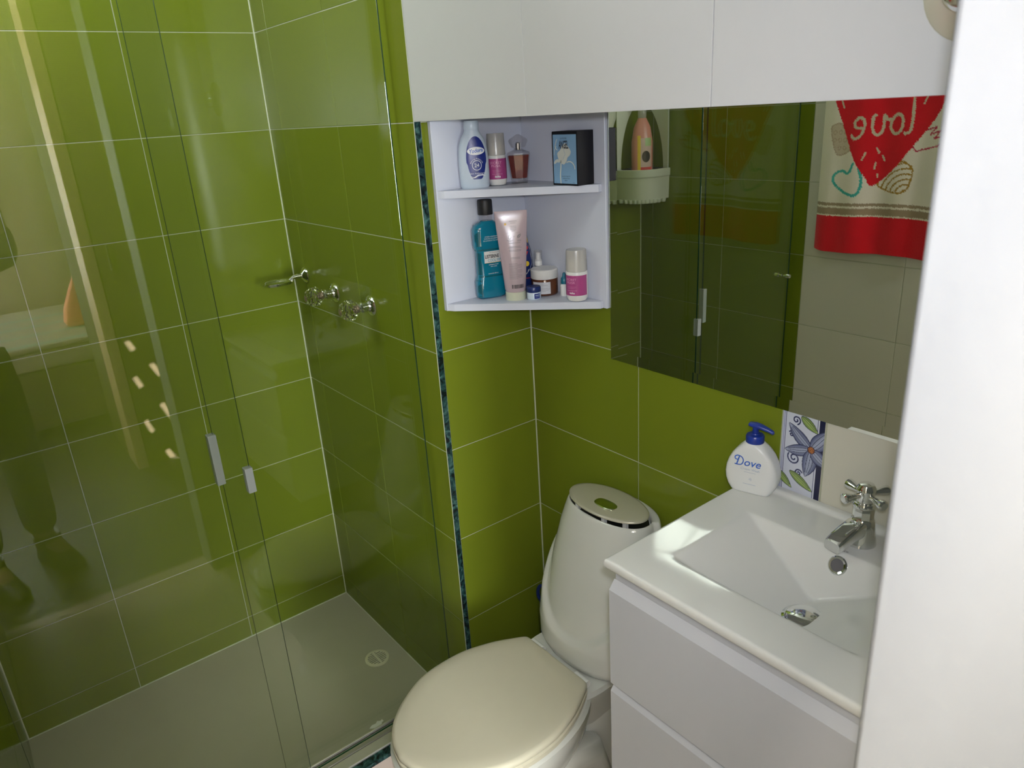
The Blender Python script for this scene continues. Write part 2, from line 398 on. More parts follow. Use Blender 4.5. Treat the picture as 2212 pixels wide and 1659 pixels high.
struct('ceiling', MB().box((LX - .12, FW - .14, H), (.1, D0 + .12, H + .1)), CEIL)
sill = struct('trim_2', MB().rbox((LX, .0, 0), (W0, .100, .052), .002, 2), FLOORT, 'low kerb across the shower opening', True)
q = MB().rbox((LX, -.001, .048), (W0, .023, .060), .001, 2).build('marble_strip', MARBLE, sill); tag(q, 'dark green marble edging')
jm = struct('trim_3', MB().rbox((W0 + .0012, -.0012, .0), (W0 + .0160, .004, H), .0006, 1), MARBLE, 'dark green marble edging on the wall corner', True)
bead = pmat('white silicone bead', (.56, .58, .45), .5, vary=.1)
for nm, wl, lo, hi in (('corner_bead', wall_back, (W0 - .0028, D0 - .0028, 0), (W0 + .001, D0 + .001, H)), ('corner_bead', wall_right, (-.0026, -.0026, 0), (.001, .001, H)), ('floor_bead', wall_back, (LX, D0 - .0026, -.001), (W0, D0 + .001, .0022)), ('floor_bead', wall_pier, (W0 - .0024, .1, -.001), (W0 + .001, D0, .0022)), ('corner_bead', wall_left, (LX - .001, D0 - .0024, 0), (LX + .0024, D0 + .001, H)), ('corner_bead', wall_pier, (W0 - .0002, -.0003, 0), (W0 + .0012, .0012, H))):
    MB().rbox(lo, hi, .0004, 1).build(nm, bead, wl)
# little window high up in the shower
win = struct('window_1', MB().rbox((LX - .001, .15, 1.85), (LX + .018, .69, 2.27), .003, 1), ALU, 'small frosted window high in the shower', True)
MB().box((LX + .0182, .175, 1.875), (LX + .0195, .665, 2.245)).build('pane', PANE, win, False)

# ------------------------------------------------------------------ painted border tile behind the basin
def seg_dist(X, Y, pts):
    d = np.full(X.shape, 9.0)
    for (x0, y0), (x1, y1) in zip(pts[:-1], pts[1:]):
        dx, dy = x1 - x0, y1 - y0; L2 = dx * dx + dy * dy + 1e-12
        t = np.clip(((X - x0) * dx + (Y - y0) * dy) / L2, 0, 1)
        d = np.minimum(d, np.hypot(X - x0 - t * dx, Y - y0 - t * dy))
    return d
def inside(X, Y, pts):
    r = np.zeros(X.shape, bool); n = len(pts)
    for i in range(n):
        x0, y0 = pts[i]; x1, y1 = pts[(i + 1) % n]
        if y0 == y1: continue
        c = ((y0 > Y) != (y1 > Y)) & (X < (x1 - x0) * (Y - y0) / (y1 - y0) + x0); r ^= c
    return r
def smooth_loop(pts, n=8, closed=True):
    P = [Vector(p) for p in pts]; out = []; m = len(P)
    for i in range(m if closed else m - 1):
        p0, p1, p2, p3 = (P[(i + k - 1) % m] if closed else P[min(max(i + k - 1, 0), m - 1)] for k in range(4))
        for j in range(n):
            t = j / n; out.append(tuple(.5 * ((2 * p1) + (p2 - p0) * t + (2 * p0 - 5 * p1 + 4 * p2 - p3) * t * t + (3 * p1 - p0 - 3 * p2 + p3) * t ** 3)))
    if not closed: out.append(tuple(P[-1]))
    return out
def painted_grid(name, pos, C, nu, nv, mat, parent, thick=None):
    """grid of nu x nv points, colour array C (nv, nu, 3)"""
    vs = [pos(i, j) for j in range(nv) for i in range(nu)]
    fs = [(j * nu + i, j * nu + i + 1, (j + 1) * nu + i + 1, (j + 1) * nu + i) for j in range(nv - 1) for i in range(nu - 1)]
    o0 = ORI.get(parent.name, Vector()) if parent else Vector()
    me = bpy.data.meshes.new(name); me.from_pydata([tuple(Vector(v) - o0) for v in vs], [], fs); me.materials.append(mat)
    a = me.color_attributes.new('Col', 'FLOAT_COLOR', 'POINT')
    a.data.foreach_set('color', np.concatenate([C.reshape(-1, 3), np.ones((nu * nv, 1))], 1).astype(np.float32).ravel())
    me.polygons.foreach_set('use_smooth', [True] * len(me.polygons)); me.update()
    return link(name, me, parent)
def spiral(c, r, turns, a0, dirn=1, n=40):
    return [(c[0] + r * (1 - .8 * i / n) * math.cos(a0 + dirn * turns * 2 * PI * i / n), c[1] + r * (1 - .8 * i / n) * math.sin(a0 + dirn * turns * 2 * PI * i / n)) for i in range(n + 1)]
def flower_paint():
    nu, nv = 132, 372
    us = np.linspace(0, .0805, nu); zs = np.linspace(0, .2460, nv); U, Z = np.meshgrid(us, zs)
    C = np.zeros((nv, nu, 3)); C[:] = lin(206, 210, 222)
    nav = lin(26, 30, 62)
    def paint(mask, col): C[mask] = col
    y = lambda v: -v - .7075                       # room y -> across the tile
    zz = lambda v: v - .8255
    # border rules
    for a, b, col in ((0, .0012, (120, 125, 165)), (.0030, .0042, (120, 125, 165)), (.0058, .0068, (60, 62, 105)), (.0668, .0676, (90, 92, 130)), (.0688, .0694, (235, 236, 240))):
        paint((U > a) & (U < b), lin(*col))
    paint(U > .0705, nav)
    # swirls
    for c, r, tn, a0, dr in (((-.7338, 1.0416), .0085, 1.3, -1.2, 1), ((-.7262, 1.0123), .0055, 1.1, 2.4, -1), ((-.7342, .9673), .0125, 1.5, 2.6, 1), ((-.7451, .9405), .0075, 1.3, .4, 1), ((-.738, .862), .011, 1.3, 1, 1)):
        d = seg_dist(U, Z, spiral((y(c[0]), zz(c[1])), r, tn, a0, dr))
        paint(d < .0017, lin(150, 155, 190)); paint(d < .0010, nav)
    def petal(c, t, wd, base, mid, vein, bend=0):
        c = np.array(c); t = np.array(t); e = t - c; L = np.hypot(*e); e = e / L; n = np.array([-e[1], e[0]])
        s = ((U - c[0]) * e[0] + (Z - c[1]) * e[1]) / L; q = (U - c[0]) * n[0] + (Z - c[1]) * n[1]
        ss = np.clip(s, 0, 1); q = q - bend * np.sin(PI * ss)
        hw = wd * np.sin(PI * ss ** .8) ** .75 + 1e-6
        ins = (s > 0) & (s < 1) & (np.abs(q) < hw); k = np.clip(np.abs(q) / hw, 0, 1)
        col = np.array(base)[None, None] * k[..., None] + np.array(mid)[None, None] * (1 - k[..., None])
        C[ins] = col[ins]
        C[ins & ((hw - np.abs(q)) < .0011)] = nav
        for vq in vein: C[ins & (np.abs(q - vq * hw) < .00045) & (ss < .85)] = nav
    G0, G1 = lin(92, 120, 62), lin(168, 190, 110)
    for a, b, wd in (((-.7428, 1.0513), (-.7764, 1.0270), .0085), ((-.7277, .940), (-.7747, .912), .0085), ((-.700, .935), (-.7346, .906), .008), ((-.745, 1.085), (-.715, 1.06), .008), ((-.722, .885), (-.770, .845), .009)):
        petal((y(a[0]), zz(a[1])), (y(b[0]), zz(b[1])), wd, G0, G1, (0, .45))
    cc = (y(-.766), zz(.9927)); B0, B1 = lin(50, 58, 100), lin(168, 176, 200)
    for t, wd, bd in (((-.7202, 1.0333), .0118, .002), ((-.798, 1.037), .0150, -.001), ((-.7149, .9797), .0115, .0015), ((-.7582, .938), .0140, .002), ((-.800, .968), .0130, -.001)):
        petal(cc, (y(t[0]), zz(t[1])), wd, B0, B1, (0, -.42, .42), bd)
    r = np.hypot(U - cc[0], Z - cc[1]); paint(r < .0072, nav); paint(r < .0062, lin(120, 72, 42))
    for k in range(12):
        a = k * 2.4; rr = .0052 * math.sqrt((k + .5) / 12); paint(np.hypot(U - cc[0] - rr * math.cos(a), Z - cc[1] - rr * math.sin(a)) < .0011, lin(186, 118, 66))
    return C, nu, nv, us, zs
FC, fnu, fnv, fus, fzs = flower_paint()
for o, i, k in FLOR:
    if k not in (4, 5): continue
    z0 = ZL[k]
    if k == 4:
        g = painted_grid('painted_print', lambda a, b: (.0, -.0003, .0), FC, fnu, fnv, PRINT, None)
        me = g.data; co = np.zeros((fnu * fnv, 3)); uu, zz_ = np.meshgrid(fus, fzs)
        co[:, 0] = uu.ravel(); co[:, 1] = -.0003; co[:, 2] = zz_.ravel(); me.vertices.foreach_set('co', co.ravel().astype(np.float32)); me.update()
        g.parent = o; tag(g, 'blue flower with green leaves'); FPR = g
    else:
        g = FPR.copy(); COL.objects.link(g); g.parent = o

# ------------------------------------------------------------------ shower screen
def pane_box(lo, hi):
    mb = MB().rbox(lo, hi, .0012, 2); cx = (lo[1] + hi[1]) / 2
    for i, f in enumerate(mb.f):
        P = [Vector(mb.v[k]) for k in f]; n = (P[1] - P[0]).cross(P[2] - P[1]).normalized()
        mb.m[i] = 0 if abs(n.y) > .9 else 1
    return mb
P0 = pane_box((-.779, .070, .066), (-.295, .076, 1.985)).build('glass_panel', [GLASS, EDGE], None, False); tag(P0, 'fixed clear glass shower panel on the right, beside the tap wall', 'shower glass')
P1 = pane_box((-1.232, .049, .066), (-.7265, .055, 1.985)).build('glass_panel', [GLASS, EDGE], None, False); tag(P1, 'sliding clear glass shower panel on the left, in front of the fixed one', 'shower glass')
q = MB().rbox((-.791, .064, .902), (-.774, .083, 1.013), .002, 2).build('edge_clip', CLIP, P0); tag(q, 'grey clear plastic')
q = MB().rbox((-.7395, .043, .8725), (-.7225, .061, .929), .002, 2).build('edge_clip', CLIP, P1); tag(q, 'grey clear plastic')
kb = MB()
for sgn in (-1, 1):
    yb = .048 if sgn < 0 else .056
    kb.lathe([(.004, 0), (.004, .008), (.0075, .010), (.008, .022), (.0065, .025)], 16, mat=Matrix.Translation((-1.196, yb, .985)) @ Matrix.Rotation(PI / 2 * (1 if sgn < 0 else -1), 4, 'X'))
kb.build('knob', CHROME, P1)
tr = thing('sliding_track', 'aluminium channel on the shower kerb carrying the glass panels', 'track', (-.78, .06, .052))
TX0, TX1 = LX + .001, W0 - .001
MB().rbox((TX0, .0235, .052), (TX1, .0565, .0645), .0025, 2).build('front_lip', ALU, tr)
MB().box((TX0, .040, .052), (TX1, .094, .0545)).build('channel', BLACK, tr)
MB().rbox((TX0, .0625, .052), (TX1, .0845, .0595), .001, 1).build('divider', ALU, tr)
MB().rbox((TX0, .0890, .052), (TX1, .0945, .0645), .001, 1).build('rear_lip', ALU, tr)
tr2 = MB().rbox((LX + .001, .03, 1.99), (W0 - .001, .095, 2.04), .003, 2).build('top_rail', ALU); tag(tr2, 'aluminium rail at the top of the shower opening', 'rail')

# ------------------------------------------------------------------ taps, soap dish, drain
def wall_mat(y, z): return Matrix.Translation((W0, y, z)) @ Matrix.Rotation(-PI / 2, 4, 'Y')   # local z points out of the pier wall (-x)
def tap(y, z, label):
    t = thing('shower_tap', label, 'tap', (W0, y, z), 0, 'crystal shower taps')
    m = wall_mat(y, z)
    MB().lathe([(.026, 0), (.0265, .003), (.024, .007), (.016, .011), (.015, .014)], 28, mat=m).build('flange', CHROME, t)
    MB().lathe([(.0125, .011), (.0125, .024), (.0145, .026), (.0145, .031), (.011, .034), (.010, .040)], 24, mat=m).build('stem', CHROME, t)
    pr = [(.010, .037), (.0185, .044), (.0265, .056), (.0265, .070), (.0195, .083), (.010, .088)]
    k = MB()
    n = 9
    R = [[m @ Vector((r * math.cos(2 * PI * (j + .5 * (i % 2)) / n), r * math.sin(2 * PI * (j + .5 * (i % 2)) / n), zz)) for j in range(n)] for i, (r, zz) in enumerate(pr)]
    k.loft(R).build('crystal_knob', CRYSTAL, t, False)
    MB().lathe([(.007, .040), (.007, .052), (.010, .054), (.010, .058)], 12, mat=m).build('screw', PCORE, t)
    MB().lathe([(.0085, .0885), (.0085, .0895), (.004, .0905)], 10, mat=m).build('cap', PCORE, t, False)
tap(.500, 1.143, 'crystal knob shower tap in the middle, between the soap dish and the other tap')
tap(.293, 1.140, 'crystal knob shower tap nearest to the shower opening')
sd = thing('soap_dish', 'small chrome soap dish on an arm in the shower corner', 'soap dish', (W0, .690, 1.168))
m = wall_mat(.690, 1.168)
MB().lathe([(.022, 0), (.0225, .003), (.019, .008), (.011, .013), (.009, .016)], 28, mat=m).build('flange', CHROME, sd)
MB().tube([(W0 - .012, .690, 1.168), (W0 - .040, .690, 1.168), (W0 - .052, .690, 1.160)], [.008, .0065, .006], 12).build('arm', CHROME, sd)
dz = 1.157
MB().sell([(dz - .006, .028, .020, W0 - .090, .690, 2), (dz - .003, .042, .030, W0 - .090, .690, 2), (dz + .004, .048, .035, W0 - .090, .690, 2), (dz + .0055, .0475, .0345, W0 - .090, .690, 2), (dz + .004, .045, .032, W0 - .090, .690, 2), (dz - .001, .038, .026, W0 - .090, .690, 2)], 36).build('dish', CHROME, sd)
dr = thing('floor_drain', 'round cream plastic drain in the shower floor', 'drain', (-.3655, .4015, 0))
c = Matrix.Translation((-.3655, .4015, 0))
MB().lathe([(.038, 0), (.0375, .003), (.035, .004), (.029, .004), (.0285, .0022)], 40, cap0=False, cap1=False, mat=c).build('rim', DRAINP, dr)
MB().lathe([(.0292, .0008), (.0292, .0012)], 32, mat=c).build('hole_shade', BLACK, dr)  # black disc below the grate, its colour stands for the shade inside
for hb in (-1, 1):
    for k in range(7):
        yy = -.022 + .0074 * k; L = math.sqrt(max(0, .0285 ** 2 - yy * yy))
        if L < .006: continue
        x0, x1 = sorted((hb * .003, hb * L))
        MB().rbox((-.3655 + x0, .4015 + yy - .0019, .0012), (-.3655 + x1, .4015 + yy + .0019, .0038), .0005, 1).build('grate_bar', DRAINP, dr)
MB().rbox((-.3655 - .003, .4015 - .0285, .0012), (-.3655 + .003, .4015 + .0285, .0038), .0005, 1).build('grate_bar', DRAINP, dr)
fk = MB(); pts = [(0, 0), (.012, .010), (.026, .012), (.034, .020), (.044, .017), (.050, .022), (.052, .014), (.044, .009), (.040, .002), (.026, -.003), (.014, -.006)]
top = [(-.520 + a * .85, .163 + b * .9 - a * .25, .0016) for a, b in pts]; bot = [(x, y, .0002) for x, y, z in top]
fk.loft([bot, top]); q = fk.build('paper_scrap', SCRAP, None, False); tag(q, 'torn white flake lying on the shower floor near the track', 'scrap')

# corner caddy seen in the mirror
cad = thing('shower_caddy', 'ivory plastic corner caddy with an arched opening, holding a pink bottle', 'caddy', (LX + .01, D0 - .01, 1.21))
def s_in(z): return .128 * max(0, 1 - max(0, (z - 1.33) / .255) ** 2) ** .5 if z > 1.315 else .0
def plate(fn):
    mb = MB(); zs = [1.33 + .02 * i for i in range(22)]; A = []; B = []
    for z in zs:
        si = max(.006, s_in(z)) if z < 1.585 else .006
        A.append((fn(si, 0, z), fn(.15, 0, z), fn(.15, .008, z), fn(si, .008, z)))
    mb.loft(A); return mb
plate(lambda s, n, z: (LX + .002 + n, D0 - s, z)).build('side_panel', CADDYP, cad)
plate(lambda s, n, z: (LX + s, D0 - .002 - n, z)).build('side_panel', CADDYP, cad)
tray = MB(); R = []
for r, z in ((.150, 1.215), (.152, 1.30), (.156, 1.305), (.156, 1.332), (.150, 1.333), (.148, 1.30), (.146, 1.225)):
    ring = [(LX + .002, D0 - .002, z)] + [(LX + .002 + r * sgnp(math.sin(t), .62), D0 - .002 - r * sgnp(math.cos(t), .62), z) for t in [PI / 2 * k / 16 for k in range(17)]]
    R.append(ring)
tray.loft(R).build('tray', CADDYP, cad)
sc_ = MB()
for k in range(11):
    t = PI / 2 * (k + .5) / 11
    sc_.lathe([(.009, 1.203), (.011, 1.209), (.011, 1.218)], 10, mat=Matrix.Translation((LX + .002 + .147 * sgnp(math.sin(t), .62), D0 - .002 - .147 * sgnp(math.cos(t), .62), 0)))
sc_.build('scalloped_edge', CADDYP, cad)
pb = thing('soap_bottle', 'pink liquid soap bottle standing in the corner caddy', 'bottle', (LX + .072, D0 - .072, 1.225), math.radians(30), None, False)
pprof = [(0, .036, .022, 2.6), (.01, .040, .025, 2.6), (.10, .042, .026, 2.6), (.21, .042, .026, 2.6), (.265, .033, .022, 2.3), (.30, .016, .015, 2)]
MB().sell([(z, a, b, 0, 0, e) for z, a, b, e in pprof], 28).build('body', PINKB, pb)
MB().lathe([(.0145, .298), (.0165, .302), (.0165, .345), (.013, .350)], 20).build('cap', CAPF, pb)
f = sell_fn(pprof)
lb = MB(); put(lb, rect2(-.030, .115, .014, .225, 8, 8), f, 0); put(lb, rect2(.014, .10, .026, .235, 4, 8), f, 1); put(lb, ellipse2(-.008, .155, .017, .022, 20, 3), lambda x, z: (f(x, z)[0], f(x, z)[1] - .0004, z), 2); put(lb, rect2(-.030, .100, .014, .115, 6, 1), f, 3)
put(lb, rect2(-.030, .195, -.004, .225, 6, 3), lambda x, z: (f(x, z)[0], f(x, z)[1] - .0004, z), 4); lb.build('front_label', [pmat('peach label', (.60, .42, .36), .4), YELLOW, DARKG, RED, pmat('pale green print', (.38, .52, .22), .4)], pb)

# ------------------------------------------------------------------ towel on the left wall (seen in the mirror)
def towel_build():
    y1, y0, z0, z1 = -.020, -.440, 1.078, 1.80
    nu, nv = 200, 340
    ys = np.linspace(y0, y1, nu); zs = np.linspace(z0, z1, nv); Y, Z = np.meshgrid(ys, zs)
    C = np.zeros((nv, nu, 3)); wh = np.array(lin(246, 236, 220)); C[:] = wh
    rng = np.random.default_rng(2)
    Yj = Y + rng.normal(0, .0008, Y.shape); Zj = Z + rng.normal(0, .0008, Y.shape)
    red = lin(226, 24, 38); taupe = lin(172, 150, 122); tur = lin(70, 186, 176); gold = lin(182, 140, 50); pink = lin(200, 58, 84); bei = lin(196, 172, 148)
    heart_b = [(-.054, 1.464), (-.066, 1.482), (-.091, 1.479), (-.120, 1.428), (-.120, 1.40), (-.079, 1.392)]
    C[inside(Yj, Zj, smooth_loop(heart_b))] = lin(214, 196, 172)
    d = seg_dist(Yj, Zj, smooth_loop(heart_b) + [heart_b[0]]); C[d < .002] = bei
    for a in range(3):
        for b in range(3):
            r = np.abs(np.hypot(Yj + .068 + a * .018, Zj - 1.410 - b * .024) - .0055); C[(r < .0016) & inside(Yj, Zj, heart_b)] = bei
    gold_l = smooth_loop([(-.258, 1.34), (-.271, 1.361), (-.292, 1.366), (-.319, 1.347), (-.32, 1.314), (-.303, 1.277), (-.262, 1.275), (-.218, 1.298)])
    C[seg_dist(Yj, Zj, gold_l + [gold_l[0]]) < .0026] = gold
    for k in range(6):
        r = np.abs(np.hypot(Yj + .306, Zj - 1.268) - .014 - .016 * k); C[(r < .0024) & inside(Yj, Zj, gold_l)] = gold
    tl = smooth_loop([(-.139, 1.362), (-.125, 1.333), (-.102, 1.340), (-.077, 1.327), (-.077, 1.303), (-.111, 1.276), (-.151, 1.263), (-.166, 1.283), (-.169, 1.316), (-.158, 1.345)], 8, False)
    C[seg_dist(Yj, Zj, tl) < .0042] = tur
    C[seg_dist(Yj, Zj, [(-.30, 1.42), (-.317, 1.406), (-.324, 1.396), (-.386, 1.412), (-.43, 1.45)]) < .0022] = pink
    C[seg_dist(Yj, Zj, [(-.345, 1.455), (-.379, 1.466), (-.362, 1.445), (-.392, 1.455), (-.375, 1.434), (-.41, 1.44)]) < .002] = pink
    hp = smooth_loop([(-.202, 1.293), (-.179, 1.319), (-.139, 1.375), (-.097, 1.469), (-.058, 1.56), (-.048, 1.63), (-.075, 1.69), (-.13, 1.71), (-.19, 1.69), (-.222, 1.645), (-.26, 1.695), (-.32, 1.71), (-.385, 1.68), (-.41, 1.61), (-.393, 1.54), (-.373, 1.492), (-.314, 1.409), (-.258, 1.337)])
    C[inside(Yj, Zj, hp)] = red
    cr = lin(222, 206, 180)
    L = [(-.303, 1.545), (-.305, 1.50), (-.304, 1.465), (-.297, 1.450), (-.286, 1.448)]
    O = smooth_loop([(-.272, 1.498), (-.257, 1.503), (-.243, 1.487), (-.242, 1.463), (-.256, 1.448), (-.272, 1.456), (-.277, 1.478)]); O.append(O[0])
    V = [(-.243, 1.490), (-.228, 1.490), (-.218, 1.503), (-.219, 1.470), (-.212, 1.451), (-.200, 1.446), (-.190, 1.455), (-.186, 1.475), (-.187, 1.498), (-.193, 1.504)]
    E_ = [(-.162, 1.467), (-.146, 1.468), (-.134, 1.474), (-.133, 1.486), (-.142, 1.497), (-.156, 1.496), (-.164, 1.481), (-.160, 1.458), (-.150, 1.442), (-.136, 1.437), (-.125, 1.446)]
    # read from inside the room: l o v e with +y to the reader's right
    for s in (L, O, V, E_): C[seg_dist(Yj, Zj, smooth_loop(s, 5, False)) < .0044] = cr
    for a, b in (((-.205, 1.407), (-.213, 1.392)), ((-.175, 1.395), (-.165, 1.372)), ((-.206, 1.362), (-.203, 1.345)), ((-.225, 1.385), (-.232, 1.37)), ((-.214, 1.328), (-.215, 1.32)), ((-.333, 1.53), (-.343, 1.56)), ((-.09, 1.53), (-.083, 1.55)), ((-.15, 1.60), (-.16, 1.63)), ((-.28, 1.60), (-.29, 1.64))): C[seg_dist(Yj, Zj, [a, b]) < .0025] = cr
    def band(a, b, col): C[(Zj > a) & (Zj < b)] = col
    band(1.229, 1.2385, taupe); band(1.201, 1.2225, taupe); band(1.0, 1.1965, lin(224, 20, 36))
    def fx(y, z):
        u = (y - y0) / (y1 - y0); k = .35 + .65 * (z1 - z) / (z1 - z0)
        return LX + .020 + k * (.007 * math.sin(u * 9.5 + .6) + .004 * math.sin(u * 21)) + (.012 * max(0, (u - .86) / .14) ** 2 * -1)
    def P(i, j):
        y, z = ys[i], zs[j]; u = (y - y0) / (y1 - y0); cr_ = .006 * (max(0, (u - .9) / .1) ** 2) if j < 8 else 0
        return (fx(y, z), y, z + cr_ * (1 - j / 8) + .004 * math.sin(u * 5) * (1 - j / (nv - 1)))
    t = thing('hand_towel', 'white and red towel with a big red heart, seen in the mirror', 'towel', (LX + .01, -.23, 1.8))
    o = painted_grid('terry_cloth', P, C, nu, nv, TOWEL, t)
    sm = o.modifiers.new('thick', 'SOLIDIFY'); sm.thickness = .004; sm.offset = 0
    bar = thing('towel_bar', 'chrome towel bar on the left wall holding the heart towel', 'towel bar', (LX, -.23, 1.8))
    MB().tube([(LX + .020, -.46, 1.806), (LX + .020, 0, 1.806)], .006, 14).build('rod', CHROME, bar)
    for yy in (-.46, -.001): MB().tube([(LX + .001, yy, 1.806), (LX + .026, yy, 1.806)], [.014, .008], 16).build('bracket', CHROME, bar)
towel_build()

# ------------------------------------------------------------------ wall cabinet, mirror
cab = thing('wall_cabinet', 'long white wall cabinet with three flush doors above the mirror', 'cabinet', (-.14, -.58, 1.575))
CY = -1.155
MB().box((-.263, CY, 1.577), (-.001, -.002, 2.30)).build('body', WHITE, cab, False)
ys = [-.0015, -.3642, -.7407, CY]
for i in range(3):
    g = .0003 if i == 0 else .0007
    d = MB().rbox((W0, ys[i + 1] + g, 1.575), (-.2665, ys[i] - (.0003 if i < 2 else .0007), 2.302), .0003, 1).build('door', WHITE, cab)
    if i == 2:
        mm = Matrix.Translation((W0, -1.047, 1.673)) @ Matrix.Rotation(-PI / 2, 4, 'Y')
        kn = MB().lathe([(.052, 0), (.052, .0015), (.050, .0025)], 40, mat=mm).build('knob_plate', PLATE, d); tag(kn, 'round dull beige plate')
        MB().lathe([(.008, .002), (.008, .014), (.022, .018), (.026, .026), (.022, .034), (.008, .038)], 28, mat=mm).build('knob', CHROME, d)
mir = MB(); my0, my1, mz0, mz1 = -1.12, -.2810, 1.0550, 1.574; bw = .022; sl = -.00035
ring = lambda i, x: [(x, my0 + i, mz0 + i), (x, my1 - i, mz0 + i), (x, my1 - i, mz1), (x, my0 + i, mz1)]
mir.loft([ring(0, -.0006), ring(0, -.0040), ring(bw, -.0040 - sl)])
q = mir.build('wall_mirror', MIRROR, None, False); tag(q, 'large frameless wall mirror under the white cabinet', 'mirror')

# ------------------------------------------------------------------ corner shelf
sh = thing('corner_shelf', 'white corner shelf unit with two shelves of toiletries under the cabinet', 'shelf', (-.1, -.1, 1.17))
MB().rbox((-.250, -.012, 1.170), (-.0015, -.0005, 1.5745), .001, 1).build('side_panel', WHITE2, sh)
MB().rbox((-.0105, -.277, 1.170), (-.0006, -.0125, 1.5745), .0008, 1).build('side_panel', WHITE2, sh)
def shelf(zt, th):
    P = [(-.0107, -.0122), (-.0107, -.2665), (-.0195, -.2665), (-.240, -.0265), (-.247, -.0122)]
    mb = MB().loft([[(x, y, zt - th) for x, y in P], [(x, y, zt) for x, y in P]]); return mb.build('shelf_board', WHITE2, sh, False)
ZT, ZB = 1.433, 1.186
shelf(ZT, .0155); shelf(ZB, .0155)

# ------------------------------------------------------------------ toiletries, upper board
def bottle(name, label, cat, x, y, z, rz=FACE, group=None): return thing(name, label, cat, (x, y, z), rz, group, False)
b = bottle('talc_bottle', 'white talc bottle with a dark blue oval label, leftmost on the upper board', 'bottle', -.1660, -.0385, ZT, math.radians(-30))
pr = [(0, .029, .0165, 2.3), (.004, .0315, .0185, 2.3), (.03, .0325, .0190, 2.3), (.06, .0325, .0190, 2.3), (.085, .0300, .018, 2.3), (.102, .0245, .0165, 2.2), (.113, .0175, .0148, 2), (.119, .0155, .014, 2)]
MB().sell([(z, a, bb, 0, 0, e) for z, a, bb, e in pr], 36).build('body', PALEBLUE, b)
MB().lathe([(.0155, .1185), (.0165, .121), (.0160, .134), (.0145, .137)], 24).build('cap', PALEBLUE, b)
f0, f1, f2 = (sell_fn(pr, k) for k in (.0004, .0008, .0012))
lb = MB(); ov = [(.0045 + .0215 * math.cos(t) * (1.0 if math.sin(t) > -.2 else .92), .060 + .046 * math.sin(t)) for t in [2 * PI * k / 48 for k in range(48)]]
vs = [(.0045, .058)]; fs = []
for k in range(1, 8): vs += [(.0045 + (x - .0045) * k / 7, .058 + (max(z, .019) - .058) * k / 7) for x, z in ov]
for j in range(48): fs.append((0, 1 + j, 1 + (j + 1) % 48))
for k in range(6):
    for j in range(48): o = 1 + 48 * k; fs.append((o + j, o + 48 + j, o + 48 + (j + 1) % 48, o + (j + 1) % 48))
put(lb, (vs, fs), f0, 0)
lb.build('front_label', [LBLUE], b)
ti = MB()
put(ti, ellipse2(.0045, .0765, .0185, .0082, 36, 5), f1, 0, .0); put(ti, text_mesh('Yodora', .0112, .22, xs=.88, bold=.0002), f2, 1, .10, (.0045, .0735))
put(ti, ribbon2([(.0045 + .0098 * math.cos(t), .0475 + .0098 * math.sin(t)) for t in [2 * PI * k / 40 for k in range(41)]], .0011), f1, 0)
put(ti, text_mesh('24', .0112, 0), f1, 0, 0, (.0045, .0437))
for k, ch in enumerate('Efectiva Protección'):
    a = math.radians(160 - 140 * k / 18); put(ti, text_mesh(ch, .0042), f1, 0, a - PI / 2, (.0045 + .0122 * math.cos(a), .0475 + .0122 * math.sin(a)))
put(ti, text_mesh('Talco Antibacterial', .0046, .1), f1, 0, 0, (.0045, .0295))
put(ti, ribbon2([(-.011, .0215), (-.002, .0225), (.006, .0265), (.016, .0275), (.0215, .0255)], [.0006, .002, .0032, .0028, .001]), f1, 0)
put(ti, text_mesh('sin talco', .0030, .2), f2, 1, .2, (.009, .0257)); put(ti, text_mesh('120 g', .0032), f1, 0, 0, (-.009, .0235))
ti.build('printing', [INKW, INKB], b)

def rollon(x, y, z, label, rz, h, r, word=True):
    b = bottle('roll_on_deodorant', label, 'deodorant', x, y, z, rz, 'magenta labelled roll-ons')
    s = h / .1104
    MB().lathe([(r * .62, 0), (r * .86, .002 * s), (r * .97, .008 * s), (r, .014 * s), (r, .058 * s), (r * .97, .063 * s), (r * .86, .067 * s), (r * .84, .072 * s), (r * .80, .086 * s), (r * .6, .092 * s)], 32).build('body', WPLAST, b)
    MB().lathe([(r * .92, .064 * s), (r * .99, .066 * s), (r * .93, .108 * s), (r * .90, .1104 * s), (r * .2, .1106 * s)], 32, cap0=False).build('cap', CAPF, b)
    fn = cyl_fn(r); f2 = cyl_fn(r, .0008)
    lb = MB(); put(lb, rect2(-r * 1.55, .0145 * s, r * 1.55, .058 * s, 26, 1), fn); lb.build('label_band', MAGENTA, b)
    tx = MB(); q = -.003
    put(tx, text_mesh('SECRET', .0072, space=1.1), f2, 0, 0, (q, .0470 * s)); put(tx, text_mesh('MUSK', .0072, space=1.2), f2, 0, 0, (q, .0405 * s))
    put(tx, rect2(-.011, .0335 * s, .009, .0338 * s, 6, 1), f2); put(tx, rect2(-.010, .0305 * s, .007, .0308 * s, 6, 1), f2); put(tx, rect2(-.012, .0255 * s, .011, .0258 * s, 6, 1), f2, 1)
    put(tx, text_mesh('ésika', .0062, bold=.00015), f2, 1, 0, (0, .0185 * s))
    tx.build('printing', [INKP, INKW], b)
rollon(-.1125, -.0455 - .004, ZT, 'roll-on deodorant beside the talc bottle on the upper board', FACE, .1085, .0203)
b = bottle('perfume_bottle', 'faceted glass perfume bottle filled with red amber liquid', 'perfume', -.0560, -.0560, ZT, math.radians(-40))
def poly_ring(r1, r2, z, n=8): return [((r1 if j % 2 == 0 else r2) * math.cos(2 * PI * (j + .5) / n), (r1 if j % 2 == 0 else r2) * .8 * math.sin(2 * PI * (j + .5) / n), z) for j in range(n)]
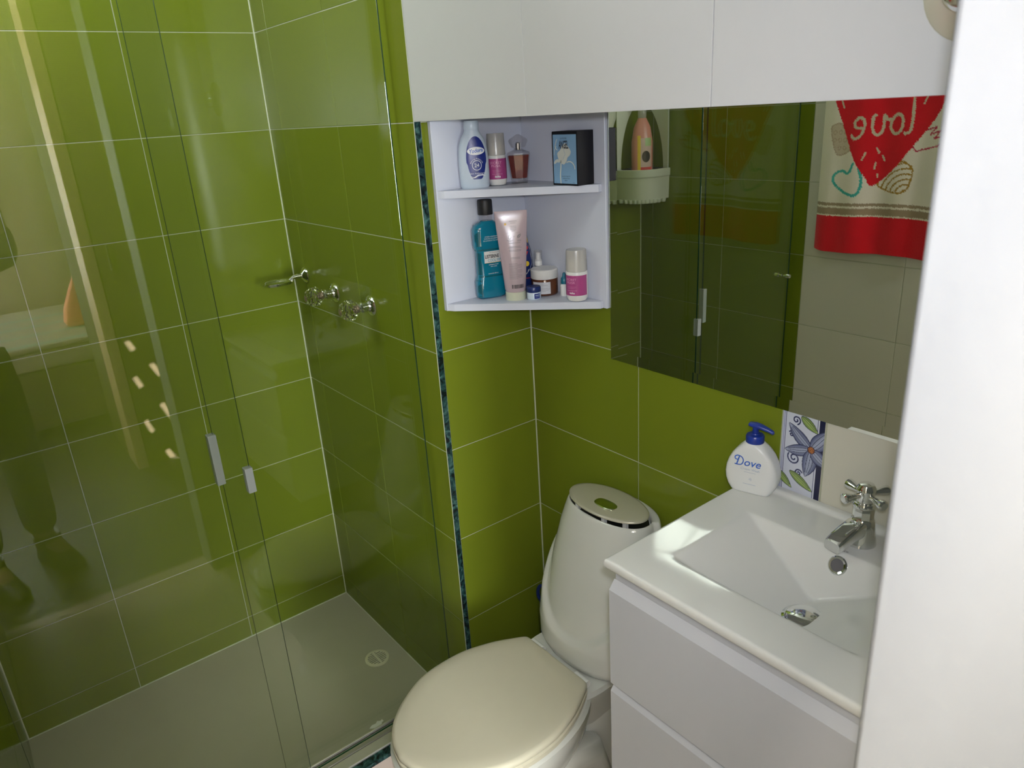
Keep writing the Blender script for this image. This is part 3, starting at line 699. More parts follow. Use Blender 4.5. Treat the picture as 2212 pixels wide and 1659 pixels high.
MB().loft([poly_ring(.0195, .0195, 0), poly_ring(.0205, .0205, .010), poly_ring(.0275, .0275, .061), poly_ring(.0255, .0255, .0655), poly_ring(.010, .010, .071), poly_ring(.009, .009, .074)]).build('bottle', PGLASS, b, False)
MB().loft([poly_ring(.0175, .0175, .0105), poly_ring(.0185, .0185, .014), poly_ring(.0245, .0245, .058), poly_ring(.0240, .0240, .0590)]).build('perfume_liquid', AMBER, b, False)
MB().lathe([(.0062, .0705), (.0062, .084), (.004, .086)], 16).build('spray_neck', CHROME, b)
MB().loft([poly_ring(.016, .013, .0755, 10), poly_ring(.0225, .019, .088, 10), poly_ring(.0205, .0175, .0925, 10), poly_ring(.003, .003, .1027, 10)]).build('stopper', PGLASS, b, False)
e = Vector((math.cos(1.60282572), math.sin(1.60282572))); nn = Vector((-e.y, e.x))
bxF = Vector((-.0610, -.2495)); bw_, bd_, bh_ = .0725, .0480, .1065
ctr = bxF + e * bw_ / 2 - nn * bd_ / 2
b = thing('perfume_box', 'black perfume box with a sky blue front showing a white rose', 'box', (ctr.x, ctr.y, ZT), math.atan2(-e.y, -e.x), None, False)
MB().rbox((-bw_ / 2, -bd_ / 2, 0), (bw_ / 2, bd_ / 2, bh_), .0012, 2).build('carton', BLACKG, b)
fr = lambda k: (lambda x, z: (x, -bd_ / 2 - k, z))
lb = MB(); put(lb, rect2(-bw_ / 2 + .0035, .004, bw_ / 2 - .0015, bh_ - .006, 2, 2), fr(.0004)); lb.build('front_panel', SKYB, b, False)
ti = MB(); F = fr(.0008); F2 = fr(.0012)
put(ti, ribbon2(smooth_loop([(-.012, .004), (-.013, .020), (-.011, .036), (-.010, .050)], 6, False), [.0030] * 18 + [.0034]), F, 0)
put(ti, poly2(smooth_loop([(-.012, .046), (-.018, .054), (-.020, .064), (-.012, .070), (-.006, .078), (.004, .084), (.011, .078), (.019, .068), (.016, .060), (.010, .056), (.006, .048), (-.002, .042)], 5)), F, 0)
put(ti, poly2(smooth_loop([(-.018, .052), (-.027, .050), (-.031, .044), (-.027, .043), (-.022, .046), (-.014, .046)], 5)), F, 0)
put(ti, ribbon2(smooth_loop([(.006, .046), (.014, .048), (.022, .046), (.028, .040), (.030, .033)], 6, False), .0022), F, 0)
put(ti, ribbon2(smooth_loop([(-.020, .070), (-.026, .076), (-.024, .084), (-.020, .092)], 6, False), .0018), F, 0)
put(ti, ribbon2(smooth_loop([(-.030, .060), (-.028, .070), (-.022, .078)], 6, False), .0012), F, 0)
put(ti, ribbon2([(-.004, .052), (.003, .062), (-.002, .074)], .0006), F2, 2)
ti.build('rose_motif', [IVORY, INKK, SKYB], b, False); ti = MB()
put(ti, text_mesh('ANGEL', .0215, xs=.40, bold=.0004), F2, 1, 0, (-.001, .0735)); put(ti, text_mesh('LA ROSE', .0048, xs=.9, space=1.2), F2, 1, 0, (-.001, .0915))
ti.build('printing', [IVORY, INKK], b, False); ti = MB()
for k, t_ in enumerate(('EAU DE TOILETTE', 'VAPORISATEUR', 'SPRAY')): put(ti, text_mesh(t_, .0030), F2, 1, 0, (.004, .0175 - .0042 * k))
put(ti, text_mesh('50 ml', .0022), F2, 1, 0, (-.026, .0055)); put(ti, text_mesh('1.7 fl.oz', .0022), F2, 1, 0, (.026, .0055))
ti.build('small_printing', [IVORY, INKK], b, False)

# ------------------------------------------------------------------ toiletries, lower board
b = bottle('mouthwash_bottle', 'tall teal mouthwash bottle with a black cap, leftmost on the lower board', 'bottle', -.1420, -.0345, ZB, math.radians(-16))
MW = [(0, .030, .014, 3), (.004, .0345, .0185, 3.2), (.010, .0350, .019, 3.6), (.038, .0350, .019, 3.6), (.048, .0315, .0175, 3.6), (.054, .0305, .017, 3.6), (.108, .0305, .017, 3.6), (.114, .0330, .018, 3.6), (.122, .0345, .0185, 3.6), (.155, .0345, .0185, 3.4), (.166, .030, .017, 2.8), (.171, .020, .0145, 2.2), (.174, .0145, .0135, 2)]
MB().sell([(z, a, bb, 0, 0, e_) for z, a, bb, e_ in MW], 40, cap1=True).build('bottle', TEAL, b)
MB().lathe([(.0145, .1735), (.014, .184), (.0155, .1845), (.0155, .1885)], 24).build('neck', PGLASS, b)
MB().lathe([(.0165, .187), (.0168, .188), (.0165, .216), (.0155, .219)], 30).build('cap', BLACK, b)
f0, f1 = sell_fn(MW, .0005), sell_fn(MW, .001)
lb = MB(); put(lb, rect2(-.016, .0815, .0275, .1075, 12, 2), f0); lb.build('front_label', WPLAST, b)
dk = MB(); put(dk, rect2(-.029, .0500, .029, .0535, 12, 1), f0); put(dk, rect2(-.0335, .1095, .0335, .1130, 12, 1), f0); put(dk, rect2(-.034, .006, -.0245, .044, 4, 3), f0); put(dk, rect2(-.0300, .056, -.0225, .105, 4, 3), f0); put(dk, rect2(-.0335, .120, -.0215, .158, 4, 3), f0)
dk.build('dark_strips', TEALD, b)  # darker teal strips and side patches laid on the bottle front
ti = MB()
ti2 = MB()
put(ti, text_mesh('LISTERINE', .0105, align='LEFT', xs=.72, bold=.0003), f1, 0, 0, (-.0145, .0925)); put(ti, text_mesh('COOL MINT', .0088, align='LEFT', xs=.8), f1, 1, 0, (-.0085, .0840))
put(ti, rect2(-.0155, .0815, .0275, .0822, 10, 1), f1, 2); put(ti, text_mesh('ENJUAGUE BUCAL', .0028), f1, 3, 0, (.008, .1035))
for k, t_ in enumerate(('AYUDA A ELIMINAR EL', '99.9% DE LOS GÉRMENES', 'DE LA PLACA Y EL ALIENTO')): put(ti2, text_mesh(t_, .0036, xs=.95), f1, 0, 0, (.005, .139 - .0044 * k))
put(ti, text_mesh('antiséptico bucal', .0034), f1, 4, 0, (.005, .0765)); put(ti, text_mesh('sabor menta', .0030), f1, 4, 0, (.005, .0725)); ti2.build('small_printing', INKW, b); ti2 = MB(); put(ti2, text_mesh('contenido 250 ml', .0034), f1, 0, 0, (.003, .0565)); ti2.build('volume_printing', INKW, b)
ti.build('printing', [INKK, INKT, INKO, INKG, INKW], b)

b = bottle('cream_tube', 'pale pink cosmetic tube standing on its cap in front of the mouthwash', 'tube', -.1175, -.0965, ZB, math.radians(-36))
TB = [(.018, .0215, .0215, 2), (.024, .0238, .0232, 2), (.06, .0262, .0215, 2.1), (.10, .0295, .0165, 2.2), (.14, .0325, .0105, 2.4), (.17, .0345, .0052, 2.6), (.182, .0355, .0018, 3), (.1955, .0358, .0012, 4)]
MB().sell([(z, a, bb, -.0008 * z / .1, 0, e_) for z, a, bb, e_ in TB], 40).build('tube_body', PINKT, b)
MB().lathe([(.0225, 0), (.0232, .002), (.0228, .0185), (.0215, .0195)], 32).build('cap', pmat('cream cap plastic', (.58, .60, .46), .3), b)
f0 = sell_fn(TB, .0006); ti = MB()
put(ti, ellipse2(-.015, .168, .0026, .0026, 14, 2), f0, 1)
for wd, zz in ((.017, .1735), (.012, .1695), (.014, .1625), (.0135, .1592), (.0135, .156), (.009, .1528)): put(ti, text_mesh('lorem ipsum dolor'[:8 + int(wd * 500)], .0028) if False else rect2(-wd / 2 + .002, zz, wd / 2 + .002, zz + .0009, 8, 1), f0, 0)
put(ti, rect2(-.0145, .1488, -.004, .1492, 4, 1), f0); put(ti, rect2(.006, .1488, .0165, .1492, 4, 1), f0)
put(ti, ribbon2(smooth_loop([(-.007, .1455), (-.0098, .1402), (-.0092, .1375), (-.007, .1366), (-.0048, .1375), (-.0042, .1402)], 4) + [(-.007, .1455)], .0009), f0, 0)
put(ti, poly2(smooth_loop([(.0095, .1375), (.0100, .1425), (.0145, .1458), (.0180, .1462), (.0165, .1410), (.0130, .1378)], 4)), f0, 0); put(ti, ribbon2([(.0100, .1375), (.0172, .1455)], .0006), lambda x, z: f0(x, z)[:1] + (f0(x, z)[1] - .0004, z), 2)
put(ti, text_mesh('+', .0060), f0, 0, 0, (.0025, .1390))
for wd, zz, cx in ((.014, .1330, -.0068), (.007, .1308, -.0068), (.008, .1330, .0135), (.009, .1308, .0135), (.026, .1270, .003), (.025, .1195, .003), (.030, .1170, .003), (.028, .1120, .003), (.026, .1096, .003), (.020, .0960, .003), (.021, .0938, .003)): put(ti, rect2(cx - wd / 2, zz, cx + wd / 2, zz + .0009, 8, 1), f0, 0)
for k in range(16): put(ti, rect2(-.0125, .0830 - k * .0022, .0125 + (.004 if k % 5 else -.006), .0836 - k * .0022, 8, 1), f0, 0)
put(ti, rect2(-.010, .0270, .0195, .0385, 10, 2), f0, 2)
x = -.0085
while x < .018:
    wv = random.choice((.0006, .0009, .0014)); put(ti, rect2(x, .0285, x + wv, .0370, 1, 2), lambda a, z: f0(a, z)[:1] + (f0(a, z)[1] - .0004, z), 3); x += wv + random.choice((.0006, .0009))
ti.build('printing', [INKG, INKO, PINKT, INKK], b)

b = bottle('spray_bottle', 'navy and yellow bottle mostly hidden behind the pink tube', 'bottle', -.0540, -.0480, ZB, math.radians(-36))
SB = [(0, .020, .016, 2.4), (.004, .0225, .018, 2.4), (.07, .0225, .018, 2.4), (.095, .020, .017, 2.2), (.115, .0145, .0135, 2), (.134, .0125, .0125, 2)]
MB().sell([(z, a, bb, 0, 0, e_) for z, a, bb, e_ in SB], 30).build('body', NAVY, b)
MB().lathe([(.0115, .134), (.0118, .136), (.0105, .158), (.0085, .161)], 20).build('cap', clear_mat('blue clear cap', (.3, .45, .8), .05, .1, .4, (.1, .2, .5)), b)
f0, f1 = sell_fn(SB, .0004), sell_fn(SB, .0008)
lb = MB(); put(lb, poly2([(.004, .112), (.0135, .112), (.0120, .128), (.003, .128)]), f0, 0)
put(lb, poly2(smooth_loop([(.000, .108), (.014, .106), (.0195, .085), (.0190, .062), (.012, .048), (.000, .042)], 3)), f0, 1)
put(lb, ellipse2(.0085, .1020, .0048, .0045, 18, 2), f1, 2); put(lb, poly2([(.004, .094), (.013, .094), (.006, .080)]), f1, 2); put(lb, ellipse2(.009, .066, .005, .006, 18, 2), f1, 0); put(lb, rect2(-.01, .0315, .019, .033, 6, 1), f0, 2)
lb.build('front_label', [YELLOW, pmat('grey foil label', (.42, .42, .42), .3), RED], b)

b = bottle('serum_bottle', 'small dark serum bottle with a white pump behind the cream jar', 'bottle', -.0330, -.0790, ZB)
MB().lathe([(.0125, 0), (.0135, .002), (.0135, .050), (.0115, .055), (.0072, .058), (.0072, .062)], 24).build('body', DARKG, b)
MB().lathe([(.0088, .060), (.0090, .062), (.0088, .072), (.0068, .0735), (.0058, .076), (.0052, .088), (.003, .089)], 24).build('pump', WPLAST, b)
MB().lathe([(.0094, .0700), (.0096, .0715), (.0094, .0930), (.0082, .0945)], 24, cap0=False).build('cap', clear_mat('clear cap', (.93, .93, .93), .06, .05, .12), b)
b = bottle('cream_jar', 'brown glass cream jar with a white screw lid', 'jar', -.0455, -.1130, ZB)
MB().lathe([(.026, 0), (.0295, .002), (.0305, .005), (.0305, .036), (.0285, .039)], 40).build('jar', AMBERG, b)
MB().lathe([(.0305, .0385), (.0312, .0395), (.0312, .0575), (.0295, .0595), (.010, .0600)], 40).build('lid', WPLAST, b)
fn = cyl_fn(.0305); lb = MB(); put(lb, rect2(-.032, .006, .011, .033, 20, 1), fn); lb.build('paper_label', pmat('label paper', (.62, .64, .68), .5), b)
ti = MB(); f2 = cyl_fn(.0305, .0008)
for k, wd in enumerate((.014, .018, .018, 0, .016, .024, .018, .012)): put(ti, rect2(-.020, .0300 - .0026 * k, -.020 + wd + .008, .0305 - .0026 * k, 8, 1), f2)
ti.build('printing', INKG, b)
b = bottle('balm_jar', 'tiny white jar with a navy lid in front of the brown jar', 'jar', -.0915, -.1285, ZB)
MB().lathe([(.0145, 0), (.0160, .0015), (.0160, .0155), (.0150, .017)], 30).build('jar', PALEBLUE, b)
MB().lathe([(.0160, .0165), (.0163, .0175), (.0160, .0270), (.0145, .0290), (.004, .0292)], 30).build('lid', NAVY, b)
fn = cyl_fn(.0160); lb = MB(); put(lb, rect2(.000, .003, .0135, .0140, 8, 1), fn); lb.build('label_patch', LBLUE, b)
ti = MB(); put(ti, text_mesh('BALM', .0040) if False else rect2(.002, .0098, .0115, .0112, 5, 1), cyl_fn(.0160, .0008)); put(ti, rect2(.002, .0068, .0105, .0074, 5, 1), cyl_fn(.0160, .0008)); ti.build('printing', PALEBLUE, b)
b = bottle('dropper_bottle', 'tiny dropper bottle with a teal cap beside the lower roll-on', 'bottle', -.0290, -.1620, ZB)
MB().lathe([(.0085, 0), (.0095, .0015), (.0095, .024), (.007, .027), (.006, .029)], 20).build('body', WPLAST, b)
MB().lathe([(.0078, .0275), (.0080, .0285), (.0072, .040), (.0042, .044), (.0032, .0515), (.0015, .0525)], 20).build('cap', pmat('teal cap plastic', (.0, .12, .19), .35), b)
rollon(-.0395, -.2150, ZB, 'roll-on deodorant at the right end of the lower board', math.radians(-70), .1120, .0236)

# ------------------------------------------------------------------ toilet
TY = -.337
to = thing('toilet', 'white close-coupled toilet with the cream lid closed', 'toilet', (-.38, TY, 0))
bowl = MB()
bowl.sell([(0, .215, .105, -.365, TY, 2.6), (.012, .215, .105, -.365, TY, 2.6), (.03, .200, .096, -.365, TY, 2.5), (.10, .185, .088, -.375, TY, 2.3), (.17, .185, .098, -.400, TY, 2.2), (.24, .205, .130, -.425, TY, 2.1), (.30, .228, .158, -.432, TY, 2.1), (.345, .236, .168, -.432, TY, 2.1), (.366, .236, .169, -.432, TY, 2.1), (.374, .228, .162, -.432, TY, 2.1)], 56)
bowl.sell([(.20, .085, .070, -.14, TY, 4), (.28, .125, .085, -.145, TY, 4), (.345, .150, .110, -.160, TY, 4), (.372, .152, .118, -.160, TY, 4), (.383, .148, .114, -.160, TY, 4)], 40)
bowl.sell([(0, .13, .092, -.160, TY, 3.5), (.012, .13, .092, -.160, TY, 3.5), (.04, .118, .082, -.160, TY, 3.2), (.13, .108, .078, -.160, TY, 3), (.24, .105, .080, -.155, TY, 3), (.33, .11, .085, -.155, TY, 3)], 40)
# moulded trapway swelling on each flank
for sg in (-1, 1):
    bowl.tube([(-.40, TY + sg * .085, .20), (-.31, TY + sg * .090, .23), (-.245, TY + sg * .088, .20), (-.215, TY + sg * .086, .12), (-.26, TY + sg * .088, .05), (-.30, TY + sg * .088, .01)], [.03, .042, .042, .038, .03, .025], 16)
bowl.build('bowl', CERAMIC, to)
hw = [(-.664, 0), (-.6546, .0435), (-.630, .085), (-.580, .127), (-.5056, .1615), (-.4085, .1665), (-.331, .146), (-.275, .118), (-.254, .104), (-.2500, .090)]
def lid_ring(sc_=1, dx=0, z=0, inset=0):
    half = smooth_loop(hw, 6, False); out = []
    full = half + [(x, -y) for x, y in half[::-1]][:-1]
    cx = -.45
    R = []
    n = len(full)
    for i, p in enumerate(full):
        a = Vector(full[i - 1]); c = Vector(full[(i + 1) % n]); t = (c - a); t = t.normalized() if t.length > 1e-6 else Vector((0, 1)); nn_ = Vector((t.y, -t.x))
        if nn_.dot(Vector(p) - Vector((cx, 0))) < 0: nn_ = -nn_
        q = Vector(p) - nn_ * inset; q = Vector((cx + (q.x - cx) * sc_, q.y * sc_)); R.append((q.x + dx, TY + q.y, z))
    return R
MB().loft([lid_ring(z=.3755, inset=.004), lid_ring(z=.378, inset=.000), lid_ring(z=.390, inset=-.001), lid_ring(z=.3935, inset=.003)]).build('seat', LID, to)
ld = MB(); ld.loft([lid_ring(z=.3945, inset=.003), lid_ring(z=.397, inset=.0), lid_ring(z=.405, inset=.0), lid_ring(z=.4095, inset=.003), lid_ring(z=.4115, inset=.009), lid_ring(.85, z=.4122, inset=.009), lid_ring(.4, z=.4130, inset=.009), lid_ring(.05, z=.4132, inset=.009)])
ld.build('lid', LID, to, True, 60)
for s_ in (-1, 1): MB().tube([(-.243, TY + s_ * .075 - .02, .392), (-.243, TY + s_ * .075 + .02, .392)], .009, 14).build('hinge', WPLAST, to)
tk = MB(); N = 168; prof = [(.384, -.112, .106, .138, 2.3), (.390, -.114, .112, .146, 2.3), (.405, -.115, .1155, .152, 2.3)]
TAB = [(.405, -.1150, .1155, .152, 2.3), (.45, -.114, .1140, .156, 2.3), (.52, -.108, .106, .154, 2.3), (.60, -.099, .0940, .147, 2.3), (.68, -.087, .081, .137, 2.25), (.712, -.081, .0755, .131, 2.2), (.726, -.0785, .0720, .1275, 2.2), (.733, -.078, .0690, .1245, 2.2), (.735, -.078, .0660, .1215, 2.2)]
zs_ = [.384, .390] + [.405 + (.712 - .405) * k / 99 for k in range(100)] + [.726, .733, .735]
R = []
for z in zs_:
    row = interp(prof + TAB[1:], z); _, cx, a, bb, e_ = row; ring_ = []
    for j in range(N):
        t = 2 * PI * j / N; ca, sa = math.cos(t), math.sin(t)
        fr_ = max(0, -ca)  # 1 on the front, 0 at the sides
        ze = .64 - .185 * fr_ ** 1.1 + .30 * max(0, ca)      # scalloped top of the lower shell
        k = 1 / (1 + math.exp((z - ze) / .0030)); off = .0125 * k
        ring_.append((cx + (a - .0080 + off) * sgnp(ca, 2 / e_), TY - .006 + (bb - .0080 + off) * sgnp(sa, 2 / e_), z))
    R.append(ring_)
def er(a, bb, z, n=N): return [(-.078 + a * math.cos(2 * PI * j / n), TY - .006 + bb * math.sin(2 * PI * j / n), z) for j in range(n)]
R += [er(.0610, .1155, .7345), er(.0575, .112, .731), er(.056, .111, .722)]
tk.loft(R).build('tank', CERAMIC, to, True, 70)
pl = thing('x', 'x', 'x') if False else None
TL = -.083
MB().lathe([(1, .7225), (1, .7245)], 48, mat=Matrix.Translation((-.078, TY, 0)) @ Matrix.Diagonal((.0555, .1145, 1, 1))).build('recess_shade', BLACK, to)  # black disc, puts the shade under the tank cover into colour
pm = Matrix.Translation((TL, TY - .006, .7475)) @ Matrix.Rotation(math.radians(0), 4, 'Y')
lidt = MB().lathe([(.96, -.003), (1, -.001), (1, .0015), (.985, .0030), (.9, .0042), (.4, .0052)], 64, mat=pm @ Matrix.Diagonal((.0585, .1110, 1, 1))).build('tank_lid', PLATE, to, True, 50)
tag(lidt, 'oval cream tank cover')
for a in (2.0, 2.6, 3.5, 4.1):
    px, py = -.078 + .050 * math.cos(a), TY + .100 * math.sin(a)
    MB().box((px - .004, py - .005, .724), (px + .004, py + .005, .7455)).build('cover_clip', WPLAST, lidt, False)
bt = MB().sell([(.7505, .0165, .0300, -.098, TY - .014, 2.6), (.7538, .0162, .0297, -.098, TY - .014, 2.6), (.7548, .0150, .0285, -.098, TY - .014, 2.6)], 40).build('flush_button', BTN, to); tag(bt, 'oval polished push button')

# ------------------------------------------------------------------ toilet brush in the corner
br = thing('toilet_brush', 'navy blue toilet brush standing in the corner behind the toilet tank', 'brush', (-.070, -.072, 0))
bx, by = -.070, -.072
MB().lathe([(.034, 0), (.038, .004), (.036, .10), (.033, .115), (.030, .115)], 28, mat=Matrix.Translation((bx, by, 0))).build('holder', NAVY, br)
MB().tube([(bx, by, .10), (bx, by, .20), (bx, by, .335)], [.006, .0085, .0075], 14).build('handle', NAVY, br)
lp = [(bx + .0105 * math.sin(t) * .65, by - .0105 * math.sin(t) * .76, .352 + .024 * -math.cos(t)) for t in [2 * PI * k / 24 for k in range(25)]]
MB().tube(lp, .0048, 10).build('hanging_loop', NAVY, br)

# ------------------------------------------------------------------ vanity
va = thing('vanity_cabinet', 'white floating vanity cabinet with two handleless drawers under the basin', 'cabinet', (-.2, -.9, .40))
rc = lambda i, z: [(-.381 + i, -1.154 + i, z), (-.002 - i, -1.154 + i, z), (-.002 - i, -.657 - i, z), (-.381 + i, -.657 - i, z)]
MB().loft([rc(0, .40), rc(0, .8745), rc(.014, .8745), rc(.014, .415)]).build('body', WHITE3, va, False)
for zb_, zt_ in ((.644, .8375), (.428, .6276)):
    P = [(-.394, zb_), (-.3945, zb_ + .002), (-.3945, zt_ - .0008), (-.3935, zt_ + .0003), (-.3815, zt_ + .0150), (-.3815, zb_)]
    MB().loft([[(x, -.6545, z) for x, z in P], [(x, -1.153, z) for x, z in P]]).build('drawer', WHITE3, va, False)
def basin():
    x0, x1, y0, y1 = -.396, -.0012, -1.155, -.644; zt = .893; nx, ny = 130, 150
    bx0, bx1, by0, by1 = -.314, -.108, -1.036, -.719
    def smin(a, b, k):
        h = max(k - abs(a - b), 0) / k; return min(a, b) - h * h * k * .25
    def dep(x, y):
        l, r, f_, bk = by1 - y, y - by0, x - bx0, bx1 - x
        d = smin(l * .50, r * .50, .010); d = smin(d, f_ * 1.25, .012); d = smin(d, bk * 1.6, .007); d = smin(d, .112 + .02 * (x + .25), .03)
        return .5 * (d + math.sqrt(d * d + .0022 ** 2))
    xs = [x0 + (x1 - x0) * i / nx for i in range(nx + 1)]; ysb = [y0 + (y1 - y0) * j / ny for j in range(ny + 1)]
    mb = MB(); rr = .006
    def zt_at(x, y):
        lip = .0075 * (1 / (1 + math.exp(-(x + .0165) / .0012)))
        e = min(x - x0, y1 - y); edge = 0
        if e < rr: edge = rr - math.sqrt(max(0, rr * rr - (rr - e) ** 2))
        return zt + lip - edge - dep(x, y)
    xs = sorted(set(xs + [x0 + rr * k / 5 for k in range(6)])); ysb = sorted(set(ysb + [y1 - rr * k / 5 for k in range(6)]))
    nX, nY = len(xs), len(ysb); top = [(x, y, zt_at(x, y)) for y in ysb for x in xs]
    fs = [(j * nX + i, j * nX + i + 1, (j + 1) * nX + i + 1, (j + 1) * nX + i) for j in range(nY - 1) for i in range(nX - 1)]
    per = [i for i in range(nX)] + [j * nX + nX - 1 for j in range(1, nY)] + [(nY - 1) * nX + i for i in range(nX - 2, -1, -1)] + [j * nX for j in range(nY - 2, 0, -1)]
    n0 = len(top); vs = list(top)
    zbm = .8755
    for k in per: x, y, z = top[k]; vs.append((x + (.001 if x < x0 + .001 else 0), y, min(z, zbm + .003)))
    m_ = len(per)
    for k in per: x, y, z = top[k]; vs.append((x + (.003 if x < x0 + .001 else 0), y - (.002 if y > y1 - .001 else 0), zbm))
    for k in range(m_): fs.append((per[k], per[(k + 1) % m_], n0 + (k + 1) % m_, n0 + k)); fs.append((n0 + k, n0 + (k + 1) % m_, n0 + m_ + (k + 1) % m_, n0 + m_ + k))
    mb.add(vs, fs)
    t = thing('washbasin', 'white ceramic washbasin top with a shallow rectangular bowl', 'washbasin', (-.2, -.9, .8755))
    mb.build('basin', BASIN, t, True, 50)
    return t, dep
wb, dep = basin()
# overflow ring on the sloping back of the bowl, pop-up drain
nrm = Vector((-1.75, 0, 1)).normalized(); oy = -.894; ox = -.1200; oz = .893 - dep(ox, oy)
om = Matrix.Translation((ox, oy, oz)) @ nrm.to_track_quat('Z', 'Y').to_matrix().to_4x4()
MB().lathe([(.0155, -.002), (.0155, .0012), (.0135, .003), (.0105, .0022), (.0095, -.001)], 32, cap0=False, cap1=False, mat=om).build('overflow_ring', CHROME, wb)
MB().lathe([(.0100, .0002), (.0100, .0005)], 24, mat=om).build('overflow_shade', pmat('shadowy pipe', (.12, .12, .13), .3), wb)  # flat grey disc, shade inside the overflow given as colour
px, py = -.2165, -.8975; pz = .893 - dep(px, py)
pm = Matrix.Translation((px, py, pz))
MB().lathe([(.033, -.003), (.033, .002), (.029, .0035), (.022, .001)], 36, mat=pm).build('drain_ring', CHROME, wb)
MB().lathe([(.012, .0), (.012, .003), (.0275, .004), (.0285, .006), (.025, .0085), (.008, .0098)], 36, mat=pm).build('drain_plug', CHROME, wb)
mk = MB(); put(mk, text_mesh('atte', .009, .2), lambda x, z: (-.1015 - z, -.8935 - x, .8936)); q = mk.build('maker_mark', INKG, wb, False)

# faucet
FX, FY, FZ = -.060, -.897, .8932
fa = thing('basin_faucet', 'chrome basin faucet with a four-armed cross handle', 'faucet', (FX, FY, FZ))
FM = Matrix.Translation((FX, FY, FZ))
MB().lathe([(.0245, 0), (.0240, .003), (.0195, .030), (.0178, .044), (.0165, .046)], 36, mat=FM).build('body', CHROME, fa)
MB().lathe([(.0160, .046), (.0160, .060), (.0150, .066)], 8, mat=FM, ph=.3).build('bonnet', CHROME, fa, False)
MB().lathe([(.0160, .0655), (.0175, .067), (.0175, .0690), (.0160, .0705), (.0172, .072), (.0165, .0745), (.0140, .0755)], 32, mat=FM).build('collar', CHROME, fa)
sp = MB(); dirv = Vector((-.985, .175, 0)); side = Vector((-dirv.y, dirv.x, 0)); R = []
for t_, zc, hh, ww in ((.000, .030, .015, .0160), (.018, .030, .014, .0160), (.036, .0265, .0120, .0158), (.052, .0215, .0110, .0155), (.064, .0175, .0105, .0150), (.069, .0150, .0085, .0140)):
    c0 = Vector((FX, FY, FZ + zc)) + dirv * t_; R.append([c0 + side * (ww * sgnp(math.cos(a), .45)) + Vector((0, 0, 1)) * (hh * sgnp(math.sin(a), .45)) for a in [2 * PI * k / 24 for k in range(24)]])
sp.loft(R).build('spout', CHROME, fa)
hd = MB().lathe([(.0135, .0755), (.0140, .078), (.0135, .094), (.0150, .0965), (.0148, .099), (.0110, .1055), (.004, .1078)], 32, mat=FM).build('handle_hub', CHROME, fa)
for k in range(4):
    a = math.radians(66 + 90 * k); dv = Vector((math.cos(a), math.sin(a), 0)); c0 = Vector((FX, FY, FZ + .087))
    MB().tube([c0 + dv * r for r in (.010, .018, .026, .034, .040, .042)], [.0052, .0046, .0060, .0084, .0086, .0058], 16).build('handle_arm', CHROME, fa)

# soap pump
b = thing('soap_pump', 'white hand soap bottle with a blue pump on the basin corner', 'soap bottle', (-.0335, -.6745, .8935), math.radians(-75.2), None, False)
DV = [(0, .0355, .0195, 5), (.002, .0370, .0208, 5), (.010, .0425, .0212, 5), (.022, .0470, .0214, 5), (.034, .0485, .0214, 5), (.048, .0470, .0213, 5), (.062, .0425, .0211, 5), (.074, .0365, .0208, 5), (.084, .0290, .0203, 4.6), (.091, .0225, .0195, 3.6), (.0955, .0185, .0180, 2.6), (.098, .0168, .0168, 2)]
zz_ = []
for i in range(len(DV) - 1):
    for k in range(3): zz_.append(DV[i][0] + (DV[i + 1][0] - DV[i][0]) * k / 3)
MB().sell([(z,) + tuple(interp(DV, z)[1:3]) + (0, 0, interp(DV, z)[3]) for z in zz_ + [.098]], 64).build('bottle', WPLAST, b, True, 40)
MB().lathe([(.0160, .0975), (.0165, .0985), (.0165, .1095), (.0150, .1120), (.0080, .1140), (.0075, .1150)], 32).build('pump_collar', BLUEP, b)
MB().lathe([(.0058, .114), (.0055, .127)], 18).build('pump_stem', BLUEP, b)
hd = MB(); R = []
for x, zc, hh, ww in ((-.0125, .1310, .0012, .004), (-.0115, .1310, .0028, .0068), (0, .1305, .0045, .0085), (.012, .1285, .0042, .0070), (.024, .1250, .0034, .0052), (.0320, .1215, .0030, .0044), (.0335, .1210, .0015, .002)):
    R.append([(x, ww * sgnp(math.cos(a), .7), zc + hh * sgnp(math.sin(a), .7)) for a in [2 * PI * k / 18 for k in range(18)]])
hd.loft(R).build('pump_head', BLUEP, b)
fD = lambda x, z: (x, -.0219, z); ti = MB()
put(ti, ribbon2(smooth_loop([(-.0215, .0655), (-.0265, .0660), (-.0275, .0705), (-.0225, .0738), (-.0150, .0718), (-.0120, .0650), (-.0150, .0575), (-.0215, .0555), (-.0280, .0560)], 6, False), .0020), fD, 0)
put(ti, ribbon2([(-.0195, .0725), (-.0240, .0562)], .0024), fD, 0)
put(ti, text_mesh('ove', .0215, .28, align='LEFT', bold=.0002), fD, 0, 0, (-.0118, .0560))
put(ti, text_mesh('Cream Wash', .0066, .2), fD, 1, 0, (.001, .0475)); put(ti, rect2(-.010, .0432, .012, .0438, 1, 1), fD, 1)
put(ti, poly2([(-.001, .030), (.003, .034), (.006, .030), (.004, .027)]), fD, 2); put(ti, rect2(-.011, .0192, .013, .0199, 1, 1), fD, 1)
ti.build('printing', [INKB, pmat('faint blue print', (.42, .48, .58), .5), pmat('silver print', (.66, .68, .70), .4)], b, False)

